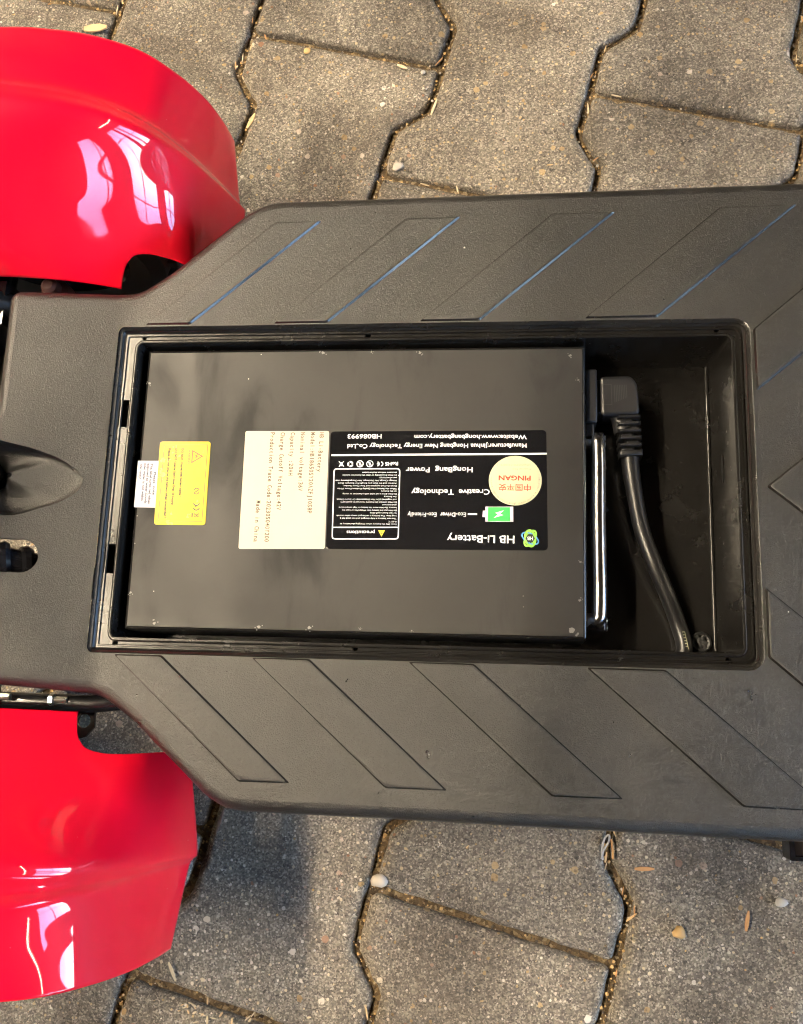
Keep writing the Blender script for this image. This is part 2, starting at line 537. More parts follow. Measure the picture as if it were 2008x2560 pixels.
# grit, sand lumps and wood shavings lying in the joints and on the stones
def stone_into(mb, c, r, mat, flat=.6):
    vs = []
    n = 6
    for k, (zz, rr) in enumerate(((-.5, .7), (.35, .95))):
        for i in range(n):
            a = 2 * math.pi * (i + .5 * k) / n
            q = r * rr * random.uniform(.75, 1.15)
            vs.append((c[0] + q * math.cos(a), c[1] + q * math.sin(a), c[2] + r * flat * zz))
    vs.append((c[0], c[1], c[2] + r * flat * random.uniform(.8, 1.0)))
    fs = []
    for i in range(n):
        j = (i + 1) % n
        fs += [(i, j, n + i), (j, n + j, n + i), (n + i, n + j, 2 * n)]
    mb.add(vs, fs, mat)
def sliver_into(mb, c, L, W, ang, mat, tilt=0.0, T=.0008):
    ca, sa = math.cos(ang), math.sin(ang)
    vs = []
    for s, wf in ((-1, .5), (-.3, 1), (.4, .9), (1, .35)):
        for side in (-1, 1):
            for h in (0, 1):
                lx, ly = s * L / 2, side * W / 2 * wf
                vs.append((c[0] + ca * lx - sa * ly, c[1] + sa * lx + ca * ly, c[2] + s * tilt + h * T + random.uniform(0, T * .4)))
    fs = []
    for k in range(3):
        b = k * 4
        fs += [(b, b + 4, b + 5, b + 1), (b + 2, b + 3, b + 7, b + 6), (b + 1, b + 5, b + 7, b + 3), (b, b + 2, b + 6, b + 4)]
    fs += [(0, 1, 3, 2), (12, 14, 15, 13)]
    mb.add(vs, fs, mat)
def joint_point():
    """a random place in one of the joints near the camera's field"""
    while True:
        row = random.randint(-4, 4)
        v = random.uniform(-4.2 * LEN, 1.2 * LEN)
        if random.random() < .62:
            ph = ((v - (LEN / 2 if row % 2 else 0)) / LEN) % 1.0
            t = ph * LEN
            # right-hand chain of this row: wide beside the stone ends, narrow at the waist
            d = abs(((t + LEN / 2) % LEN) - LEN / 2)
            off = AMP if d < FLAT else (-AMP if d > LEN / 2 - FLAT else AMP - 2 * AMP * (d - FLAT) / (LEN / 2 - 2 * FLAT))
            u = (row + .5) * PITCH + off
            tang = math.pi / 2
        else:
            k = random.randint(-9, 5)
            v = k * LEN + (LEN / 2 if row % 2 else 0)
            u = row * PITCH + random.uniform(-.5, .5) * (PITCH + 2 * AMP)
            tang = 0.0
        u += random.gauss(0, .0022) if tang else 0
        v += 0 if tang else random.gauss(0, .0022)
        x = OX + math.cos(TH) * u - math.sin(TH) * v
        y = OY + math.sin(TH) * u + math.cos(TH) * v
        if -.6 < x < .6 and -.6 < y < .75: return x, y, TH + tang
mb = MB()
for i in range(5200):
    x, y, a = joint_point()
    r = random.choice((.0005, .0007, .0009, .0013)) * random.uniform(.8, 1.3)
    stone_into(mb, (x, y, -.0076 + random.uniform(0, .0042) + r * .3), r, random.choices(range(4), (50, 7, 2, 41))[0])
for i in range(1000):
    x, y = random.uniform(-.6, .6), random.uniform(-.6, .75)
    r = random.choice((.0005, .0007, .001)) * random.uniform(.7, 1.3)
    stone_into(mb, (x, y, r * .3 + .0008), r, random.choices(range(4), (30, 30, 14, 26))[0])
tag(mb.build('joint_grit', [M['ochre'], M['pale'], M['white'], M['dark']], smooth=False, recalc=False), kind='stuff')
mb = MB()
for i in range(170):
    x, y, a = joint_point()
    sliver_into(mb, (x, y, -.003 + random.uniform(0, .004)), random.uniform(.004, .011), random.uniform(.0009, .0018), a + random.gauss(0, .5), random.randrange(3), random.gauss(0, .0006))
for i in range(60):
    sliver_into(mb, (random.uniform(-.6, .6), random.uniform(-.6, .75), .0016), random.uniform(.002, .006), random.uniform(.0007, .0014), random.uniform(0, 6.3), random.randrange(3))
for cx, cy, sp, cnt in ((-.150, -.387, .008, 14), (-.045, -.405, .016, 26), (-.11, -.395, .012, 14)):
    for i in range(cnt):
        sliver_into(mb, (random.gauss(cx, sp), random.gauss(cy, sp * .55), .0016 + random.uniform(0, .001)), random.uniform(.002, .006), random.uniform(.0008, .0018), random.uniform(0, 6.3), random.randrange(2))
tag(mb.build('wood_shavings', [M['palewood'], M['wood'], M['orangewood']], smooth=False, recalc=False), kind='stuff')

# ------------------------------------------------------------------ the hall round the yard, known from its reflections in the red guards
hall = thing('workshop_hall', 'workshop hall mirrored in the red wheel guards, with bright paned windows', 'building', (0, 0, 0))
X0, X1, Y0, Y1, ZR = -4.6, 5.6, -5.2, 5.2, 3.5
MB().box(X0 - .25, X0, Y0, Y1, -.016, ZR).build('wall', M['plaster'], hall)
MB().box(X0, X1, Y1, Y1 + .25, -.016, ZR).build('wall', M['plaster'], hall)
BAYS = ((-4.9, -2.7), (-2.2, -1.4), (-1.1, .7))
WZ0, WZ1 = .45, 2.9
SBAYS = ((3.1, 5.2),)
def window_wall(length0, length1, bays, place):
    """a wall with openings; place(u0, u1, d0, d1, z0, z1) turns along/through/height into a box"""
    w = MB()
    place(w, length0, length1, 0, .25, -.016, WZ0); place(w, length0, length1, 0, .25, WZ1, ZR)
    us = [length0] + [u for b in bays for u in b] + [length1]
    for a, b in zip(us[0::2], us[1::2]): place(w, a, b, 0, .25, WZ0, WZ1)
    w.build('wall', M['plaster'], hall)
    for a, b in bays:
        f = MB()
        place(f, a, a + .05, .08, .14, WZ0, WZ1); place(f, b - .05, b, .08, .14, WZ0, WZ1)
        place(f, a + .05, b - .05, .08, .14, WZ0, WZ0 + .05); place(f, a + .05, b - .05, .08, .14, WZ1 - .05, WZ1)
        zm, ym = WZ0 + 1.25, (a + b) / 2
        place(f, a + .05, b - .05, .085, .135, zm - .03, zm + .03)
        place(f, ym - .025, ym + .025, .09, .13, WZ0 + .05, zm - .03); place(f, ym - .025, ym + .025, .09, .13, zm + .03, WZ1 - .05)
        wo = f.build('window', M['frame'], hall)
        for u0, u1 in ((a + .05, ym - .025), (ym + .025, b - .05)):
            for z0, z1 in ((WZ0 + .05, zm - .03), (zm + .03, WZ1 - .05)):
                p = MB(); place(p, u0, u1, .106, .110, z0, z1); p.build('pane', M['glass'], wo)
window_wall(Y0, Y1, BAYS, lambda m, a, b, d0, d1, z0, z1: m.box(X1 + d0, X1 + d1, a, b, z0, z1))
window_wall(X0, X1, SBAYS, lambda m, a, b, d0, d1, z0, z1: m.box(a, b, Y0 - d1, Y0 - d0, z0, z1))
MB().box(X0 - .25, X1 + .25, Y0 - .25, Y1 + .25, ZR, ZR + .12).build('roof', M['roof'], hall)
for k in range(5):
    yy = -3.7 + 1.85 * k
    MB().box(X0, X1, yy - .06, yy + .06, ZR - .22, ZR - .002).build('roof_beam', M['roof'], hall)

def lamp(x, y, z, label, glow='tube'):
    t = thing('ceiling_lamp', label, 'lamp', (x, y, z), 'fluorescent lamps hanging in two rows')
    hs = MB().box(x - .05, x + .05, y - .76, y + .76, z + .03, z + .09)
    hs.box(x - .16, x + .16, y - .79, y + .79, z + .0905, z + .094)
    for q in (-1, 1):  # hood sides added to keep tube light off the roof
        hs.add([(x + q * .16, y - .79, z + .0905), (x + q * .16, y + .79, z + .0905), (x + q * .19, y + .79, z - .012), (x + q * .19, y - .79, z - .012),
                (x + q * .157, y - .79, z + .0905), (x + q * .157, y + .79, z + .0905), (x + q * .187, y + .79, z - .012), (x + q * .187, y - .79, z - .012)],
               [(0, 1, 2, 3), (7, 6, 5, 4), (3, 2, 6, 7), (0, 3, 7, 4), (1, 5, 6, 2)])
    hs.build('housing', M['lampbody'], t, smooth=False)
    for s in (-1, 1):
        MB().tube([(x + s * .032, y - .73, z), (x + s * .032, y + .73, z)], .013, 10).build('tube', M[glow], t)
        for e in (-.745, .745):
            MB().box(x + s * .032 - .014, x + s * .032 + .014, y + e - .012, y + e + .012, z - .014, z + .03).build('socket', M['lampbody'], t)
    for e in (-.5, .5):
        MB().tube([(x, y + e, z + .09), (x, y + e, ZR)], .006, 6).build('hanger', M['zinc'], t)
for yy, side in ((-.12, 'lower'), (1.45, 'upper')):
    lamp(-1.75, yy, 2.75, 'bright fluorescent lamp left of the scooter, over the %s red guard' % side)
for yy, place in ((-2.1, 'nearest the corner windows'), (-.5, 'the middle one of its row'), (1.1, 'farthest from the corner windows')):
    lamp(4.0, yy, 2.75, 'dim fluorescent lamp right of the scooter, ' + place, 'tube_east')

# ------------------------------------------------------------------ the scooter
scooter = thing('electric_scooter', 'black scooter deck with open battery compartment between two red wheel guards', 'scooter', (0.0, 0.0, 0.0))
DZ = .17
def zdeck(x):
    """level deck that bends gently upwards in the narrow neck"""
    t = -.186 - x
    if t <= -.009: return DZ
    k = .25  # slope steepened to turn lamp sheen away and darken the neck
    if t < .009: return DZ + k * (t + .009) ** 2 / (4 * .009)
    return DZ + k * t
half = [(-.2700, .1425), (-.195, .1470), (-.178, .1492), (-.155, .1648), (-.130, .1862), (-.1005, .2116), (-.0873, .2186), (-.0765, .2206), (.0103, .2210), (.30, .2232), (.48, .2244), (.535, .200), (.56, .12)]
pts = half + [(x, -y) for x, y in half[::-1]] + [(-.2690, -.078), (-.345, -.074), (-.345, .044), (-.2690, .047)]
rads = [.010, .03, .012, .008, .008, .012, .006, .01, 0, 0, .03, .03, .05]
rads = rads + rads[::-1] + [.003, .01, .01, .003]
outline = ccw(round_corners(pts, rads, 6))
TRAY = (-.1875, .2577, -.1171, .1165)
def tray_rect(e=0.0):
    return rrect(TRAY[0] - e, TRAY[1] + e, TRAY[2] - e, TRAY[3] + e, (.0015 + e, .0075 + e, .0075 + e, .0015 + e))
SE = [(-0.2278, -0.0555, 0.1835)][0]
SCX = SE[0] - .0118
slot = [(-.300, SE[1] + .0118), (SCX, SE[1] + .0118)] + [(SCX + .0118 * math.cos(math.radians(a)), SE[1] + .0118 * math.sin(math.radians(a))) for a in range(75, -76, -15)] + [(SCX, SE[1] - .0118), (-.300, SE[1] - .0118)]
dish = [(-.3130, .033), (-.290, .0335)] + [p[:2] for p in [(-0.2607, 0.0263, 0.19)] + [(-0.2448, 0.0232, 0.1865)] + [(-0.2351, 0.0207, 0.183)] + [(-0.2206, 0.0156, 0.179)] + [(-0.2099, 0.0091, 0.176)] + [(-0.2039, 0.002, 0.175)] + [(-0.2045, -0.003, 0.1752)] + [(-0.2074, -0.0079, 0.176)] + [(-0.2171, -0.0151, 0.179)] + [(-0.2302, -0.021, 0.183)] + [(-0.2517, -0.0274, 0.189)]] + [(-.290, -.0235), (-.3130, -.0250)]
dish = [(p.x, p.y) for p in spline([(x, y, 0) for x, y in dish], 44)]
dk = MB()
prof = ((.0085, 0.0), (.0058, -.0005), (.0034, -.0018), (.0014, -.0040), (.0002, -.0072), (0.0, -.011), (.0012, -.046), (.004, -.047), (.004, -.012))
rings = []
for d, dz in prof:
    rings.append([(x, y, zdeck(x) + dz) for x, y in inset(outline, d)])
dk.rings(rings[::-1])
lipT = tray_rect(.0028)
dk.fill([[(p[0], p[1], 0) for p in rings[0]], [(x, y, 0) for x, y in lipT], [(x, y, 0) for x, y in ccw(slot)], [(x, y, 0) for x, y in ccw(dish)]])
# rounded lip into the tray recess, walls of the cable slot
dk.rings([[(x, y, DZ + dz) for x, y in tray_rect(e)] for e, dz in ((.0028, 0), (.0021, -.0004), (.0006, -.0018), (.0004, -.0030), (.0002, -.0033), (-.0011, -.0045), (-.0013, -.0053))], mat=1)
dk.rings([[(x, y, zdeck(x)) for x, y in ccw(slot)], [(x, y, zdeck(x) - .0045) for x, y in ccw(slot)]])
me = dk.mesh('deck', [M['deck'], M['edge']], angle=40, recalc=False)
bm = bmesh.new(); bm.from_mesh(me)
for xc in (-.196, -.193, -.190, -.187, -.184, -.181, -.178):
    fs = [f for f in bm.faces if all(abs(v.co.z) < 1e-7 for v in f.verts)]
    gg = list({e for f in fs for e in f.edges} | {v for f in fs for v in f.verts} | set(fs))
    bmesh.ops.bisect_plane(bm, geom=gg, plane_co=(xc, 0, 0), plane_no=(1, 0, 0), dist=1e-7)
for v in bm.verts:
    if abs(v.co.z) < 1e-7: v.co.z = zdeck(v.co.x)
bmesh.ops.remove_doubles(bm, verts=bm.verts, dist=3e-6)
bmesh.ops.recalc_face_normals(bm, faces=bm.faces)
up_votes = sum(1 if f.normal.z > 0 else -1 for f in bm.faces if abs(f.normal.z) > .98 and f.calc_center_median().z > .165)
if up_votes < 0: bmesh.ops.reverse_faces(bm, faces=bm.faces)
bm.to_mesh(me); bm.free()
me.set_sharp_from_angle(angle=math.radians(28))
for p in me.polygons: p.use_smooth = not (p.normal.z > .9902 and p.center.z > .1645)
deck = bpy.data.objects.new('deck', me); COL.objects.link(deck); adopt(deck, scooter)

# scooped dish where the steering column stands
rr = []
for s, dep in ((1, 0), (.985, .0030), (.95, .0090), (.88, .0150), (.75, .0190), (.45, .0215), (.15, .0220)):
    ring = []
    for x, y in ccw(dish):
        gx = min(max((-.206 - x) / .075, .18), 1.3)
        q = (-.262 + (x + .262) * s, .003 + (y - .003) * s)
        ring.append((q[0], q[1], zdeck(x) * s + zdeck(-.262) * (1 - s) - dep * gx))
    rr.append(ring)
MB().rings(rr).fill([rr[-1]]).build('column_dish', M['deck'], scooter, angle=60)

# raised anti-slip chevrons
def tread(poly, name='tread_panel'):
    poly = ccw(poly)
    b = .0021
    mb = MB()
    p0, p1 = poly, inset(poly, b)
    r0 = [(x, y, DZ - .0006) for x, y in round_corners(p0, .0015, 2)]
    r1 = [(x, y, DZ + .0015) for x, y in round_corners(inset(poly, b * .75), .0015, 2)]
    r2 = [(x, y, DZ + .0018) for x, y in round_corners(inset(poly, b * 1.3), .0015, 2)]
    mb.rings([r0, r1], mat=1).rings([r1, r2]).fill([r2])
    return mb.build(name, [M['deck'], M['edge']], scooter, angle=20)
T4 = [[(-.1715, .1203), (-.1362, .1199), (-.0414, .2011), (-.0770, .2018)], [(-.0744, .1200), (-.0335, .1197), (.0616, .2015), (.0203, .2018)],
      [(.0320, .1200), (.0763, .1198), (.1721, .2021), (.1267, .2025)], [(.1480, .1204), (.1991, .1203), (.2967, .2041), (.2435, .2038)],
      [(.2618, .1113), (.2622, .0654), (.4264, .2050), (.3695, .2050)]]
for t in T4:
    tread(t)
    tread([(x, -y) for x, y in t])
tread([(.2656, .0005), (.4950, .190), (.4950, .125), (.345, .0005), (.4950, -.124), (.4950, -.189)])

# battery tray: rim ledge, inner lip, walls, floor
LZ = .1650
INN = (-.1760, .2484, -.1086, .1079)
def inn(e=0.0, r=.004): return rrect(INN[0] - e, INN[1] + e, INN[2] - e, INN[3] + e, max(r + e, .001), 4)
HOLES = [(-0.1723, 0.1128, 0.165), (-0.0046, 0.1121, 0.165), (0.239, 0.1132, 0.165), (-0.1725, -0.1125, 0.165), (-0.004, -0.1117, 0.165), (0.2391, -0.1136, 0.165)]
CATCH = [(-.1872, -.1793, .0434, .0642), (-.1868, -.1790, -.0640, -.0431)]
tr = MB()
outer = tray_rect(.0003)
hl = [[(p[0], p[1]) for p in circle(h[0], h[1], .0021, 12)] for h in HOLES]
ct = [[(a, c), (b, c), (b, d), (a, d)] for a, b, c, d in CATCH]
tr.fill([[(x, y, LZ) for x, y in outer], [(x, y, LZ) for x, y in inn(.0030)]] + [[(x, y, LZ) for x, y in q] for q in hl + ct])
tr.rings([[(x, y, LZ) for x, y in inn(.0030)], [(x, y, LZ + .0009) for x, y in inn(.0024)], [(x, y, LZ + .0011) for x, y in inn(.0012)], [(x, y, LZ + .0008) for x, y in inn(.0003)], [(x, y, LZ - .0005) for x, y in inn(0)],
          [(x, y, .1210) for x, y in rrect(-.1725, .2418, -.1062, .1040, .004, 4)], [(x, y, .1195) for x, y in rrect(-.1715, .2400, -.1050, .1028, .004, 4)]])
tr.fill([[(x, y, .1195) for x, y in rrect(-.1715, .2400, -.1050, .1028, .004, 4)]])
tray = tr.build('battery_tray', M['tray'], scooter, angle=50, recalc=False)
# moulded bead round the ledge
tr = MB()
def led(e):
    e += .0018
    return rrect(TRAY[0] + e, TRAY[1] - e, TRAY[2] + e, TRAY[3] - e, (.001, .006, .006, .001), 4)
tr.rings([[(x, y, LZ) for x, y in led(.0004)], [(x, y, LZ + .0012) for x, y in led(.0006)], [(x, y, LZ + .0012) for x, y in led(.0013)], [(x, y, LZ + .0001) for x, y in led(.0018)]])
tr.build('ledge_bead', M['tray'], tray, angle=30, recalc=False)
for h in HOLES:
    c = circle(h[0], h[1], .0021, 12)
    MB().rings([[(x, y, LZ) for x, y in c], [(x, y, LZ - .007) for x, y in c]]).fill([[(x, y, LZ - .007) for x, y in c]]).build('screw_hole', M['hole'], tray)
for (a, b, c, d) in CATCH:
    q = [(a, c), (b, c), (b, d), (a, d)]
    MB().rings([[(x, y, LZ) for x, y in q], [(x, y, LZ - .012) for x, y in q]]).fill([[(x, y, LZ - .012) for x, y in q]]).build('catch_slot', M['hole'], tray)
# upright rib and flat black disc painted as the slot's shade on the end wall
MB().prism(rrect(.2388, .2410, -.1046, .1024, .0006, 2), .1196, .1222, .0007).build('floor_rib', M['tray'], tray)
sl = [(.24665 , .0235 + .0105 * math.sin(a) - .0035, .1420 + .0019 * math.cos(a)) for a in [2 * math.pi * i / 16 for i in range(16)]]
sl = [(.2447 + (z - .142) * .16 - .0002, y, z) for _, y, z in sl]
MB().add(sl, [tuple(range(16))]).build('slot_shade_disc', M['hole'], tray, recalc=False)
gr = MB()
gc = [(0.23, -0.0986, 0.1215)][0]
gr.lathe([(.0072, .1197), (.0074, .1225), (.0060, .1240), (.0046, .1232), (.0044, .1205), (.0002, .1203)], (gc[0], gc[1], 0), n=18)
for i in range(14):
    a = random.uniform(0, 6.3); q = random.uniform(.001, .0058)
    stone_into(gr, (gc[0] + q * math.cos(a), gc[1] + q * math.sin(a), .1232), .0016, 0)
gr.build('cable_grommet', M['rubber'], tray)

# red wheel guards, each a curved shell with a crease and an outer skirt
def guard(side):
    R = [
        [(-.52, .158, .185), (-.42, .158, .187), (-.34, .158, .183), (-.28, .159, .175), (-.24, .1595, .166), (-.21, .160, .153), (-.18, .160, .133), (-.16, .160, .113), (-.145, .160, .085)],
        [(-.52, .172, .210), (-.42, .172, .219), (-.34, .173, .215), (-.28, .174, .206), (-.24, .175, .183), (-.21, .176, .163), (-.18, .177, .142), (-.158, .178, .125), (-.142, .179, .086)],
        [(-.52, .200, .231), (-.42, .200, .247), (-.34, .202, .246), (-.28, .204, .238), (-.24, .205, .215), (-.206, .206, .190), (-.177, .207, .164), (-.156, .208, .142), (-.143, .209, .113), (-.1355, .209, .086)],
        [(-.52, .236, .238), (-.42, .237, .259), (-.34, .240, .262), (-.28, .242, .259), (-.232, .245, .249), (-.20, .247, .233), (-.173, .249, .205), (-.152, .251, .167), (-.138, .253, .128), (-.1312, .2545, .100), (-.1283, .2555, .085)],
        [(-.52, .266, .233), (-.42, .267, .254), (-.34, .267, .258), (-.28, .267, .255), (-.232, .266, .244), (-.20, .266, .229), (-.173, .265, .203), (-.154, .264, .168), (-.141, .263, .130), (-.1335, .263, .101), (-.1305, .263, .085)],
        [(-.52, .281, .220), (-.42, .281, .243), (-.34, .281, .247), (-.28, .280, .244), (-.232, .279, .234), (-.20, .278, .218), (-.176, .276, .195), (-.158, .274, .164), (-.1445, .271, .128), (-.1365, .269, .101), (-.1335, .268, .085)],
        [(-.52, .306, .216), (-.42, .306, .239), (-.34, .306, .243), (-.28, .306, .240), (-.235, .305, .230), (-.205, .303, .217), (-.178, .301, .193), (-.160, .299, .164), (-.1475, .297, .130), (-.1405, .296, .103), (-.1375, .295, .086)],
        [(-.52, .333, .200), (-.42, .333, .222), (-.34, .333, .229), (-.275, .333, .228), (-.246, .333, .224), (-.215, .333, .215), (-.184, .332, .197), (-.163, .330, .170), (-.150, .3280, .142), (-.1435, .326, .114), (-.1415, .325, .088)],
    ]
    N = 210
    rails = [spline(r, N) for r in R]
    CUT = [(p.x, p.y) for p in spline([(-.2025, .140, 0), (-.2020, .157, 0), (-.2006, .1670, 0), (-.1974, .1765, 0), (-.1910, .1838, 0), (-.182, .1872, 0), (-.170, .1880, 0), (-.1474, .1865, 0), (-.10, .183, 0)], 60)]
    def cut_y(x):
        """inner limit of the shell: the rounded cutout beside the deck"""
        if x < CUT[0][0]: return 0.0
        for (xa, ya), (xb, yb) in zip(CUT, CUT[1:]):
            if x <= xb: return ya + (yb - ya) * (x - xa) / (xb - xa)
        return CUT[-1][1]
    n = 110
    grid = [spline([rails[k][i] for k in range(len(rails))], n) for i in range(N)]
    hidden = [[p.y < cut_y(p.x) for p in r] for r in grid]
    fs, moved = [], {}
    for i in range(N - 1):
        for q in range(n - 1):
            c = [(i, q), (i, q + 1), (i + 1, q + 1), (i + 1, q)]
            if all(hidden[a][b] for a, b in c): continue
            fs.append(tuple(a * n + b for a, b in c))
            for a, b in c:
                if hidden[a][b]: moved.setdefault((a, b), [])
    for (a, b), hits in moved.items():           # slide the last hidden points onto the cut edge
        for da, db in ((0, 1), (1, 0), (-1, 0), (0, -1), (1, 1), (-1, 1), (-1, -1), (1, -1)):
            if 0 <= a + da < N and 0 <= b + db < n and not hidden[a + da][b + db]:
                p, o = grid[a][b], grid[a + da][b + db]
                lo, hi = 0.0, 1.0
                for _ in range(14):
                    m = (lo + hi) / 2; t = p.lerp(o, m)
                    if t.y >= cut_y(t.x): hi = m
                    else: lo = m
                hits.append(p.lerp(o, hi))
    for (a, b), hits in moved.items():
        if hits: grid[a][b] = min(hits, key=lambda t: (t - grid[a][b]).length)
    mb = MB()
    vs = [(p.x, p.y * side, p.z) for r in grid for p in r]
    used = sorted({v for f in fs for v in f})
    back = {v: k for k, v in enumerate(used)}
    mb.add([vs[v] for v in used], [tuple(back[v] for v in f) for f in fs])
    o = mb.build('wheel_guard', M['red'], scooter, angle=80)
    me = o.data
    if sum(p.normal.z for p in me.polygons) < 0: me.flip_normals()
    so = o.modifiers.new('thickness', 'SOLIDIFY'); so.thickness = .0026; so.offset = -1
    return o
g1 = guard(1); g1['label'] = 'red guard at the upper left, its round cutout against the deck'
g2 = guard(-1); g2['label'] = 'red guard at the lower left, with a long lamp streak on it'

# wheels, axle parts and frame rails under the neck
def wheel(x, y, r, wdt):
    a = MB()
    prof = [(r * .62, -wdt * .42), (r * .80, -wdt * .5), (r * .93, -wdt * .44), (r * .99, -wdt * .2), (r, 0), (r * .99, wdt * .2), (r * .93, wdt * .44), (r * .80, wdt * .5), (r * .62, wdt * .42)]
    a.lathe(prof, (x, y, r + .002), 'Y', 40)
    for i in range(28):
        an = 2 * math.pi * i / 28
        cx, cz = x + r * .992 * math.cos(an), r + .002 + r * .992 * math.sin(an)
        a.box(cx - .004, cx + .004, y - wdt * .38, y + wdt * .38, cz - .004, cz + .004)
    wo = MB().lathe([(.012, -wdt * .46), (r * .3, -wdt * .44), (r * .58, -wdt * .30), (r * .64, -wdt * .42), (r * .66, 0), (r * .64, wdt * .42), (r * .58, wdt * .30), (r * .3, wdt * .44), (.012, wdt * .46)], (x, y, r + .002), 'Y', 32).build('wheel', M['gloss'], scooter)
    a.build('tyre', M['tyre'], wo)
    MB().lathe([(.0002, -wdt * .5), (.009, -wdt * .5), (.009, wdt * .5), (.0002, wdt * .5)], (x, y, r + .002), 'Y', 12).build('axle_nut', M['zinc'], wo)
wheel(-.285, .245, .098, .080)
wheel(-.285, -.245, .098, .080)
wheel(.655, 0, .115, .075)
for s in (-1, 1):
    MB().tube([(-.46, s * .1535, .132), (-.20, s * .1545, .130), (-.165, s * .1500, .128), (.10, s * .12, .100), (.56, s * .075, .105), (.655, s * .060, .117)], .0065, 14).build('frame_rail', M['gloss'], scooter)
    MB().tube([(-.33, s * .05, .11), (-.33, s * .20, .100)], .012, 12).build('axle_arm', M['gloss'], scooter)
    MB().tube([(-.40, s * .145, .150), (-.305, s * .150, .150), (-.285, s * .152, .120)], .011, 10).build('suspension_arm', M['rubber'], scooter)
    MB().box(-.345, -.296, s * .150 - .018, s * .150 + .018, .085, .150).build('arm_bracket', M['gloss'], scooter)
for (x, y, z), ln in (([(-0.2635, -0.1513, 0.141)][0], .012), ([(-0.2216, -0.1524, 0.136)][0], .010), ([(-0.2686, -0.1592, 0.13)][0], .006)):
    MB().tube([(x - ln / 2, y, z), (x + ln / 2, y, z)], .0024, 8).tube([(x - ln / 2 - .003, y, z), (x - ln / 2, y, z)], .0045, 6).build('bolt', M['zinc'], scooter, smooth=False)
bx = [(-0.2587, 0.1616, 0.155)][0]
MB().lathe([(.0002, .1565), (.004, .1562), (.0065, .154), (.007, .146), (.011, .144), (.011, .130)], (bx[0], bx[1], 0), n=16).build('shock_bolt', M['rust'], scooter)
# guard bracket with its round hole
bp = ccw([(-.2285, -.1575), (-.2095, -.1575), (-.2090, -.1715), (-.2150, -.1785), (-.2200, -.1800), (-.2285, -.1800)])
bh = circle(-.2172, -.1668, .0052, 16)
bk = MB()
for z, u in ((.104, True), (.101, False)):
    bk.fill([[(x, y, z) for x, y in bp], [(x, y, z) for x, y in bh]], up=u)
bk.rings([[(x, y, .101) for x, y in bp], [(x, y, .104) for x, y in bp]])
bk.rings([[(x, y, .104) for x, y in bh], [(x, y, .101) for x, y in bh]])
bk.build('guard_bracket', M['gloss'], scooter, smooth=False, recalc=False)
# open box bracket under the right edge
sb = MB()
o1, o2 = rrect(.2872, .360, -.2413, -.200, .001, 2), rrect(.2905, .357, -.2385, -.206, .001, 2)
sb.rings([[(x, y, .085) for x, y in o1], [(x, y, .104) for x, y in o1], [(x, y, .104) for x, y in o2], [(x, y, .085) for x, y in o2]])
st = sb.build('stand_bracket', M['gloss'], scooter, smooth=False)
MB().box(.2908, .3567, -.2382, -.2063, .086, .0945).build('bracket_plate', plain('bronze_plate', (.10, .07, .05), .35, .3), st, smooth=False)
# spiral wrapped hose passing through the slot
pa = spline([(-.31, SE[1] + .004, .184), (-.280, SE[1] + .001, .178), (-.258, SE[1] - .002, .171), (-.240, SE[1] - .005, .160), (-.222, SE[1] - .009, .142), (-.195, SE[1] - .014, .105)], 120)
MB().tube(pa, .0105, 12).build('spiral_hose', M['gloss'], scooter)
hp = []
pp = spline(pa, 420)
for i, p in enumerate(pp):
    t = (pp[min(i + 1, 419)] - pp[max(i - 1, 0)]).normalized()
    u = t.cross(Vector((0, 0, 1))).normalized(); w_ = t.cross(u)
    a = i * 2 * math.pi / 42
    hp.append(p + (u * math.cos(a) + w_ * math.sin(a)) * .0095)
MB().tube(hp, .0047, 8).build('hose_spiral', M['gloss'], scooter)
# steering column and handlebar beyond the left edge
MB().tube([(-.292, .004, .150), (-.306, .004, .22), (-.345, .004, .45), (-.43, .004, .93)], [.026, .026, .021, .018], 20).build('steering_column', M['gloss'], scooter)
hb = MB().tube([(-.40, .30, .965), (-.43, .20, .95), (-.43, .004, .935), (-.43, -.20, .95), (-.40, -.30, .965)], .011, 14).build('handlebar', M['gloss'], scooter)
for s in (1, -1):
    MB().tube([(-.365, s * .405, .978), (-.40, s * .295, .965)], .016, 14).build('grip', M['rubber'], hb)

# ------------------------------------------------------------------ the battery
BZ = .1600
bat = thing('battery_pack', 'flat black battery with printed labels lying in the open compartment', 'battery', (-.01, 0, .1205))
BQ = ccw([(-.1705, .1046), (.1500, .1044), (.1500, -.1022), (-.1695, -.1024)])
mb = MB()
b0 = round_corners(BQ, .0016, 3)
rr = [[(x, y, .1204) for x, y in inset(b0, .001)], [(x, y, .1215) for x, y in b0], [(x, y, BZ - .0022) for x, y in b0]]
mb.rings(rr)
r2 = [rr[-1]]
for a in (30, 60, 90):
    r2.append([(x, y, BZ - .0022 + .0022 * math.sin(math.radians(a))) for x, y in inset(b0, .0022 * (1 - math.cos(math.radians(a))))])
mb.rings(r2, mat=1)
rr = [rr[0], r2[-1]]
mb.fill([rr[-1]]).fill([rr[0]], up=False)
case = mb.build('case', [M['case'], M['edge']], bat, angle=50)
def flat_poly(mb, poly, z, mat=0):
    mb.fill([[(p[0], p[1], z) for p in ccw(poly)]], mat)
sc_ = MB()
